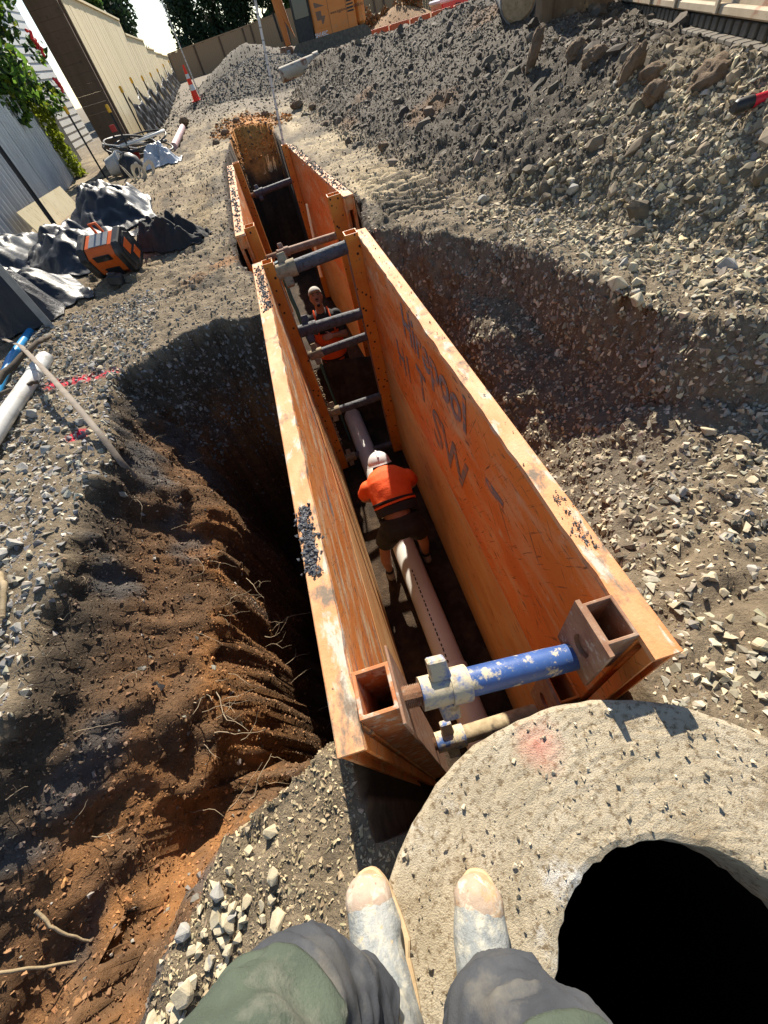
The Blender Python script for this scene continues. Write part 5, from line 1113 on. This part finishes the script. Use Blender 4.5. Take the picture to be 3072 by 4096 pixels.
# ------------------------------------------------------------------ excavator
m_exo = M('excavator_orange', [(.3, (.62, .19, .03)), (.7, (.70, .24, .05))], 2, .5, layers=[((.42, .25, .12), 3, .66, .1, .8)], bump=.05)
m_glass = M('dark_glass', [(0, G(.02)), (1, G(.035))], 3, .15, bump=0, spec=.6)
ex = thing('excavator', 'orange excavator working behind the spoil mound', 'excavator', (4.2, 26.9, .38), rz=R_(-9))
def eb(name, lo, hi, mat, parent=None, bev=.02):
    m = MB(); m.box(lo, hi); return m.build(name, mat, parent or ex, bev=bev, world=False)
for ys in (-.1, 1.9):
    m = MB(); n = 10; pts = []
    for k in range(n + 1): a = math.pi / 2 + math.pi * k / n; pts.append((-1.35 + .36 * math.cos(a), ys, .36 + .36 * math.sin(a)))
    for k in range(n + 1): a = -math.pi / 2 + math.pi * k / n; pts.append((1.55 + .36 * math.cos(a), ys, .36 + .36 * math.sin(a)))
    m.prism(pts, (0, .5, 0)); tk = m.build('track', m_trk, ex, world=False)
    for k in range(5): 
        w = MB(); w.tube([(-1.1 + .6 * k, ys - .02, .22), (-1.1 + .6 * k, ys + .0, .22)], .13, 16); w.build('roller', m_blkp, tk, world=False)
eb('blade', (-1.95, -.1, .02), (-1.85, 2.4, .62), m_steel)
body_e = eb('body', (-.55, .0, .66), (1.35, 2.3, 2.1), m_exo, None, .05)
eb('counterweight', (1.36, .05, .70), (1.75, 2.25, 2.0), m_exo, None, .12)
cabp = eb('cab', (-1.35, .02, .60), (-.56, 1.1, 2.75), m_blkp, None, .06); eb('cab_window', (-1.27, .008, 1.35), (-.64, .03, 2.55), m_glass, cabp, .02); eb('cab_front_window', (-1.362, .12, 1.2), (-1.34, 1.0, 2.6), m_glass, cabp, .01)
eb('skirt', (-1.40, .06, .30), (-.5, .4, .62), m_blkp)
fr = eb('door_frame', (-.48, -.012, .95), (.16, -.002, 1.72), m_exo, body_e, .004); eb('door_panel', (-.43, -.016, 1.0), (.11, -.0125, 1.67), m_exo, body_e, .002)
m_decal = M('brown_decal', [(0, (.16, .085, .05)), (1, (.2, .11, .07))], 4, .5, bump=0)
m = MB(); m.prism([(-.38, -.018, 1.63), (-.36, -.018, 1.50), (.06, -.018, 1.50), (-.34, -.018, 1.645)][::-1], (0, .002, 0)); m.build('decal', m_decal, body_e, world=False)
m = MB(); m.prism([(-.36, -.018, 1.40), (-.12, -.018, 1.40), (-.12, -.018, 1.26), (.04, -.018, 1.24), (-.10, -.018, 1.04), (-.16, -.018, 1.04), (-.16, -.018, 1.16), (-.34, -.018, 1.16)], (0, .002, 0)); m.build('decal', m_decal, body_e, world=False)
m_dtx = M('dark_sign_print', [(0, (.05, .03, .02)), (1, (.07, .04, .03))], 4, .6, bump=0); m_wtx = M('white_sign_print', [(0, G(.65)), (1, G(.75))], 4, .6, bump=0)
text_mesh('model_number', 'SH145C', .17, m_wtx, body_e, (-.56, -.006, .72), (1, 0, 0), (0, 0, 1), .002, world=False, bold=.004)
text_mesh('lettering', 'www.kgphire.co.nz  0800 451', .125, m_dtx, body_e, (.27, -.006, 1.22), (1, 0, 0), (0, 0, 1), .002, world=False)
lg = eb('emblem_base', (.33, -.012, 1.60), (.72, -.004, 1.67), m_yel, body_e, .0); eb('emblem_bar', (.36, -.016, 1.67), (.70, -.006, 1.70), m_dtx, body_e, .0)  # yellow emblem base with a dark printed bar along its top
m = MB(); m.prism([(.36, -.014, 1.72), (.52, -.014, 1.72), (.56, -.014, 1.80), (.54, -.014, 1.98), (.47, -.014, 2.0), (.44, -.014, 1.86), (.37, -.014, 1.80)], (0, .008, 0)); m.build('emblem', m_dtx, body_e, world=False)
m = MB(); m.prism([(.60, -.014, 1.88), (.86, -.014, 1.92), (.86, -.014, 2.02), (.60, -.014, 2.0)], (0, .008, 0)); m.build('emblem', m_yel, body_e, world=False)
m = MB(); m.prism([(.82, -.017, 1.86), (.95, -.017, 1.88), (.89, -.017, 1.74)], (0, .008, 0)); m.build('emblem', m_dtx, body_e, world=False)
for k in range(7): eb('vent_slat', (1.0, -.012, 1.15 + k * .09), (1.28, -.001, 1.19 + k * .09), m_blkp, body_e, .0)
eb('panel_seam', (.20, -.006, .70), (.212, .0, 2.08), m_dtx, body_e, .0); eb('panel_seam', (.96, -.006, .70), (.972, .0, 2.08), m_dtx, body_e, .0); eb('sill_strip', (-.55, -.02, .66), (1.35, -.001, .72), m_exo, body_e, .01)
eb('hand_rail', (-.60, -.06, 1.0), (-.57, -.03, 2.2), m_blkp, None, .008); eb('exhaust', (.9, .6, 2.1), (1.02, .72, 2.6), m_blkp, None, .02); eb('roof_guard', (-1.4, .0, 2.75), (-.5, 1.15, 2.85), m_exo, None, .02)
m = MB(); m.prism([(-1.6, 1.25, 1.2), (-1.5, 1.25, .9), (-1.9, 1.25, 1.6), (-2.3, 1.25, 3.6), (-2.0, 1.25, 3.7)][::-1], (0, .32, 0)); m.build('boom', m_exo, ex, bev=.03, world=False)
m = MB(); m.prism([(-2.3, 1.3, 3.7), (-2.02, 1.3, 3.6), (-1.86, 1.3, 2.2), (-1.80, 1.3, .75), (-2.02, 1.3, .70), (-2.15, 1.3, 1.9)][::-1], (0, .26, 0)); st = m.build('stick_arm', m_exo, ex, bev=.02, world=False)
m = MB(); m.tube([(-2.25, 1.42, 1.75), (-2.16, 1.42, .9)], .05, 12); m.build('ram', m_blkp, st, world=False, smooth=True)
m = MB(); m.prism([(-2.3, 1.05, .75), (-1.75, 1.05, .7), (-1.65, 1.05, .25), (-2.0, 1.05, .05), (-2.45, 1.05, .3)][::-1], (0, .8, 0)); m.build('bucket', m_rust, st, bev=.03, world=False)
eb('light_patch', (-.53, -.03, .44), (-.25, -.01, .53), m_white, None, .03)

# ------------------------------------------------------------------ far things
t = thing('concrete_pipe', 'old muddy concrete pipe lying on the far gravel', 'pipe', (1.9, 19.2, .5))
m_opipe = M('muddy_old_pipe', [(.3, (.34, .29, .22)), (.7, (.50, .45, .36))], 4, .8, layers=[((.17, .08, .045), (2, 2, 2), .52, .03)], bump=.4)
b = MB(); b.ring((1.22, 19.3, .62), (1, .0, .06), .13, .175, 1.35, 26); b.build('barrel', m_opipe, t, smooth=True); b = MB(); b.ring((2.40, 19.3, .69), (1, .0, .06), .15, .20, .18, 26); b.build('socket', m_opipe, t, smooth=True)
def cone(p, z, lab):
    t = thing('traffic_cone', lab, 'cone', (p[0], p[1], z)); mr, mw = M('cone_red', [(0, (.80, .035, .012)), (1, (.85, .05, .015))], 4, .5, bump=0), M('cone_white', [(0, G(.62)), (1, G(.72))], 4, .5, bump=0)
    prof = [(0.03, .135), (.30, .108), (.46, .092), (.62, .076), (.74, .064), (.98, .036)]
    for k in range(5):
        b = MB(); (z0, r0), (z1, r1) = prof[k], prof[k + 1]; b.tube([(p[0], p[1], z + z0), (p[0], p[1], z + z1)], [r0, r1], 20); b.build('band', mr if k % 2 == 0 else mw, t, smooth=True)
    b = MB(); b.box((p[0] - .19, p[1] - .19, z), (p[0] + .19, p[1] + .19, z + .035)); b.build('base', mr, t, bev=.01)
cone((-2.02, 23.9), gz(-2.02, 23.9), 'tall red and white striped cone standing by the silt fence')
def staff(base, top, r, lab):
    t = thing('survey_staff', lab, 'survey staff', base); b = MB(); b.tube([base, top], r, 10); b.build('rod', m_wpvc, t, smooth=True)
    a, c = Vector(base), Vector(top); n = int((c - a).length / .12)
    for k in range(n):
        p = a.lerp(c, (k + .5) / n); d = (c - a).normalized() * .008; b = MB(); b.tube([p - d, p + d], r * 1.05, 10); b.build('mark', m_steel, t)
staff((.345, 9.62, .16), (.345 + .28, 9.62, 2.5), .020, 'white graduated rod standing on the far end of the second shield')
staff((-2.0, 25.9, .35), (-2.06, 25.9, 3.6), .025, 'thin white rod standing behind the traffic cone')
t = thing('marker_pipe', 'short pink tipped white pipe lying on the left walkway', 'pipe', (-2.2, 15, .2)); b = MB(); b.tube([(-2.12, 13.9, gz(-2.12, 13.9) + .08), (-2.05, 16.4, gz(-2.05, 16.4) + .08)], .075, 16); b.build('tube', M('pink_pvc', [(.3, (.55, .33, .33)), (.7, (.66, .48, .46))], 1.5, .5, bump=.05), t, smooth=True)
clod((-2.0, 16.9, gz(-2, 16.9) + .12), (.3, .24, .2), 'dark clod at the far end of the pink tipped pipe', 55)
for k, (x, y, s) in enumerate(((-.85, 14.2, .2), (-.5, 15.2, .18), (.3, 15.6, .22), (.55, 14.6, .15), (-1.05, 13.1, .16))): clod((x, y, gz(x, y) + s * .2), (s, s * .8, s * .7), ('dark clod left of the orange trench end', 'dark clod behind the orange trench end', 'brown clod right behind the orange trench end', 'brown clod right of the orange trench end', 'dark clod on the left lip before the orange end')[k], 70 + k)
# back fence
bfn = thing('back_paling_fence', 'brown paling fence across the far end of the site', 'fence', (5, 50, .9))
pl2 = MB(); pl2.box((-.098, -.01, 0), (.098, .01, 1.)); pl2 = pl2.build('paling', m_bfn, None); pl2.parent = bfn; fst = True
knots = [(-4.6, 45.2, 2.25), (1.85, 50.0, 2.57), (4.7, 50.5, 2.75), (12.6, 49.5, 2.62), (30, 47, 2.6)]
for (a, c) in zip(knots[:-1], knots[1:]):
    L = math.hypot(c[0] - a[0], c[1] - a[1]); n = int(L / .2); an = math.atan2(c[1] - a[1], c[0] - a[0])
    for k in range(n):
        t_ = k / n; o = pl2 if fst else pl2.copy()
        if not fst: COL.objects.link(o)
        fst = False; o.location = Vector((a[0] + (c[0] - a[0]) * t_, a[1] + (c[1] - a[1]) * t_, .55)) - bfn.location; o.rotation_euler = (0, 0, an); o.scale = (1, 1, a[2] + (c[2] - a[2]) * t_ - .55 + random.uniform(-.02, .02))
    m = MB(); m.prism([(a[0], a[1] - .04, a[2] + .0), (c[0], c[1] - .04, c[2]), (c[0], c[1] + .06, c[2]), (a[0], a[1] + .06, a[2])], (0, 0, .06)); m.build('capping', m_bfn, bfn)
    k = 0
    while k * 2.4 < L: t_ = k * 2.4 / L; m = MB(); x, y = a[0] + (c[0] - a[0]) * t_, a[1] + (c[1] - a[1]) * t_ - .07; m.box((x - .06, y - .04, .5), (x + .06, y + .04, a[2] + (c[2] - a[2]) * t_)); m.build('post', m_brn, bfn); k += 1
# foliage
def leaves(name, mat, parent, centres, n, size, seed, squash=1., loc=None):
    g = np.random.default_rng(seed); Cn = np.array([c[:3] for c in centres]); Rr = np.array([c[3] for c in centres]); ci_ = g.choice(len(Cn), n, p=Rr ** 2 / (Rr ** 2).sum())
    d = g.normal(size=(n, 3)); d /= np.linalg.norm(d, axis=1)[:, None]; r = Rr[ci_] * (.45 + .6 * g.random(n) ** .6); p = Cn[ci_] + d * r[:, None] * np.array([1, 1, squash])
    t = g.normal(size=(n, 3)) + d * .3; t /= np.linalg.norm(t, axis=1)[:, None]; b = np.cross(t, g.normal(size=(n, 3))); b /= np.linalg.norm(b, axis=1)[:, None]; s = size * (.6 + .8 * g.random(n))
    nn = np.cross(t, b)
    V = np.stack([p - t * s[:, None] * .5, p + b * s[:, None] * .28 + nn * s[:, None] * .06, p + t * s[:, None] * .5, p - b * s[:, None] * .28 + nn * s[:, None] * .06], 1).reshape(-1, 3)
    if loc is not None: V = V - np.array(loc)
    F = np.arange(n * 4).reshape(-1, 4); o = mesh_np(name, V, F, mat, smooth=False); o.parent = parent; o['kind'] = 'stuff'; return o
def tree(label, base, h, crown, n, size, mat, seed, name='tree', group=None, trunk_r=.16, limbs=5):
    t = thing(name, label, 'tree', base, group); g = random.Random(seed); B0 = Vector(base); b = MB()
    b.tube([B0 + Vector((g.gauss(0, .05) * k, g.gauss(0, .05) * k, h * .8 * k / 5)) for k in range(6)], [trunk_r * (1 - .14 * k) for k in range(6)], 9); b.build('trunk', m_bark, t, smooth=True)
    for k in range(limbs):
        a = g.uniform(0, 6.28); z = h * g.uniform(.25, .65); q = B0 + Vector((0, 0, z)); e = q + Vector((math.cos(a) * crown * .7, math.sin(a) * crown * .7, h * .18)); b = MB(); b.tube([q, q.lerp(e, .5) + Vector((0, 0, .1)), e], [trunk_r * .4, trunk_r * .28, trunk_r * .1], 6); b.build('limb', m_bark, t)
    cen = []
    for k in range(16):
        a = g.uniform(0, 6.28); zz = g.uniform(.18, 1.0); rad = crown * (1.15 - .75 * zz) * g.uniform(.3, .9); cen.append((base[0] + math.cos(a) * rad, base[1] + math.sin(a) * rad, base[2] + h * zz, crown * g.uniform(.28, .5)))
    leaves('crown', mat, t, cen, n, size, seed, 1.25, base); return t
for k, (x, y, h, c, lab, mt) in enumerate([(-6.6, 40, 6.5, 2.3, 'dark conifer rising behind the pale fence, leftmost in the back row', m_leafd), (-6.9, 37, 7.0, 2.2, 'big dark tree above the top of the pale paling fence', m_leafd), (-5.6, 30.5, 4.4, 1.2, 'light green bushy tree overhanging the pale fence', m_leaf),
    (-3.2, 53, 6.0, 1.8, 'tall dark conifer in the fence corner', m_leafd), (-1.0, 53.5, 6.2, 2.0, 'second dark conifer behind the back fence', m_leafd), (1.4, 54, 5.6, 1.9, 'third conifer behind the back fence', m_leafd), (3.6, 54.3, 5.2, 1.8, 'fourth conifer behind the back fence', m_leafd), (5.4, 54.5, 4.6, 1.4, 'paler green tree at the right end of the conifer row', m_leaf),
    (14, 54, 4.2, 2.2, 'leafy tree behind the fence beyond the excavator', m_leafd), (20, 53, 4.5, 2.4, 'leafy tree farthest right behind the fence', m_leafd)]):
    tree(lab, (x, y, .6), h, c, 7000, .26 if mt is m_leafd else .2, mt, 40 + k, group='trees beyond the fences')
# flowering shrub, vine and house behind the iron fence
shb = thing('flowering_shrub', 'leafy shrub with red flowers behind the iron fence at top left', 'shrub', (-5.4, 13.0, 0))
for k in range(7):
    a = random.uniform(0, 6.28); b = MB(); e = Vector((-5.0 + random.uniform(-.5, .5), 13 + random.uniform(-1.8, 1.8), random.uniform(2.4, 3.8))); b.tube([(-5.4, 13, 0), Vector((-5.4, 13, .6)).lerp(e, .5), e], [.05, .03, .012], 6); b.build('stem', m_bark, shb)
cen = [(-4.65 + random.uniform(-.45, .45), 14.1 + random.uniform(-1.5, 1.2), random.uniform(1.4, 4.4), random.uniform(.2, .4)) for _ in range(40)]
leaves('foliage', m_shr, shb, cen, 3600, .15, 3, 1., shb.location); leaves('dark_foliage', m_leafd, shb, cen, 1900, .15, 4, 1., shb.location); leaves('yellow_foliage', m_leafy, shb, cen, 700, .13, 5, 1., shb.location)
for k, (x, y, z) in enumerate(((-4.05, 14.6, 2.32), (-4.0, 14.5, 2.16), (-4.05, 14.6, 1.62), (-4.6, 12.2, 2.0))):
    b = MB()
    for j in range(8): b.ball((x + random.gauss(0, .02), y + random.gauss(0, .02), z - .1 + j * .028), (.034, .034, .035), 7, 5)
    o = remesh(b.build('flower', m_redf, shb), .012, 1)
vn = thing('climbing_vine', 'bright green vine climbing the end of the iron fence', 'vine', (-4.85, 14.7, .05))
b = MB(); b.tube([(-4.82, 14.7, .05), (-4.80, 14.72, .7), (-4.83, 14.75, 1.5)], .02, 6); b.build('stem', m_bark, vn)
leaves('foliage', m_leafy, vn, [(-4.76 + .03 * math.sin(k), 14.6 + .1 * math.cos(k * 2), .15 + k * .12, .16) for k in range(13)], 900, .10, 8, 1., vn.location)
hs = thing('house', 'pale weatherboard house behind the shrub at top left', 'house', (-9.5, 17, 0))
for k in range(26): b = MB(); b.prism([(-6.3, 11.0, .2 + k * .18), (-6.315, 11.0, .385 + k * .18), (-6.5, 11.0, .385 + k * .18), (-6.5, 11.0, .2 + k * .18)], (0, 12, 0)); b.build('weatherboard', m_wall, hs)
b = MB(); b.prism([(-5.95, 10.5, 4.85), (-10, 10.5, 6.4), (-10, 10.5, 6.5), (-5.95, 10.5, 4.95)], (0, 13, 0)); b.build('roof', m_steel, hs)
wd = MB(); wd.box((-6.33, 15, 1.6), (-6.26, 16.6, 2.8)); wf = wd.build('window', m_wall, hs); wd = MB(); wd.box((-6.265, 15.08, 1.68), (-6.25, 16.52, 2.72)); wd.build('pane', m_glass, wf)
h2 = thing('house', 'distant grey house roof showing above the back fence', 'house', (8.5, 62, .9))
b = MB(); b.box((6.2, 61, .9), (13, 67, 3.4)); b.build('wall', m_wall, h2); b = MB(); b.prism([(5.8, 60.6, 3.35), (13.4, 60.6, 3.35), (9.6, 60.6, 5.0)], (0, 7, 0)); b.build('roof', m_steel, h2)
for k in range(3): b = MB(); b.box((6.8 + k * 1.9, 60.94, 2.0), (7.9 + k * 1.9, 61.01, 3.0)); b.build('window', m_glass, h2)
# site barrier, dry bushes and ute far right
bar = thing('safety_barrier', 'long orange plastic barrier in the background behind the mound', 'barrier', (9, 28.5, .3))
m_bor = M('barrier_orange', [(0, (.62, .11, .03)), (1, (.68, .15, .05))], 4, .6, bump=0)
for k in range(6): b = MB(); x = 6.6 + k * .98; b.box((x, 29.2 - k * .28, .35), (x + .94, 29.45 - k * .28, .82)); b.build('segment', m_bor, bar, bev=.03)
ut = thing('parked_ute', 'red and white utility vehicle parked far behind the mound', 'vehicle', (13, 30, .2))
m_car = M('red_car_paint', [(0, (.45, .015, .02)), (1, (.5, .02, .025))], 3, .3, bump=0, coat=.5)
def ub(name, lo, hi, mat, p=None, bev=.05): m = MB(); m.box(lo, hi); return m.build(name, mat, p or ut, bev=bev)
ub('body', (10.4, 29.5, .55), (15.2, 31.2, 1.1), m_car); ub('cab', (11.8, 29.6, 1.1), (13.6, 31.1, 1.75), m_car, None, .15); ub('tray', (10.3, 29.45, .95), (11.6, 31.25, 1.12), m_white); ub('side_window', (12.0, 29.585, 1.2), (13.4, 29.61, 1.62), m_glass)
for x in (11.2, 14.2):
    m = MB(); m.tube([(x, 29.46, .5), (x, 29.72, .5)], .36, 20); wv = m.build('wheel', m_blk2, ut, smooth=True); m = MB(); m.tube([(x, 29.44, .5), (x, 29.47, .5)], .2, 16); m.build('rim', m_steel, wv)
dry = M('dry_brown_leaf', [(.3, (.16, .09, .035)), (.7, (.28, .17, .06))], 2, .8, bump=0)
for k, (x, y, r) in enumerate(((7.6, 31.6, .9), (9.2, 31.4, 1.1))):
    t = thing('dry_bush', ('dry brown bush left of the other behind the barrier', 'dry golden bush right behind the orange barrier')[k], 'bush', (x, y, .8))
    b = MB(); b.tube([(x, y, .7), (x, y, 1.5)], [.05, .02], 6); b.build('stem', m_bark, t); leaves('foliage', dry, t, [(x + random.uniform(-.6, .6), y, .8 + random.uniform(0, .5), r * .4) for _ in range(7)], 1500, .16, 80 + k, 1., t.location)
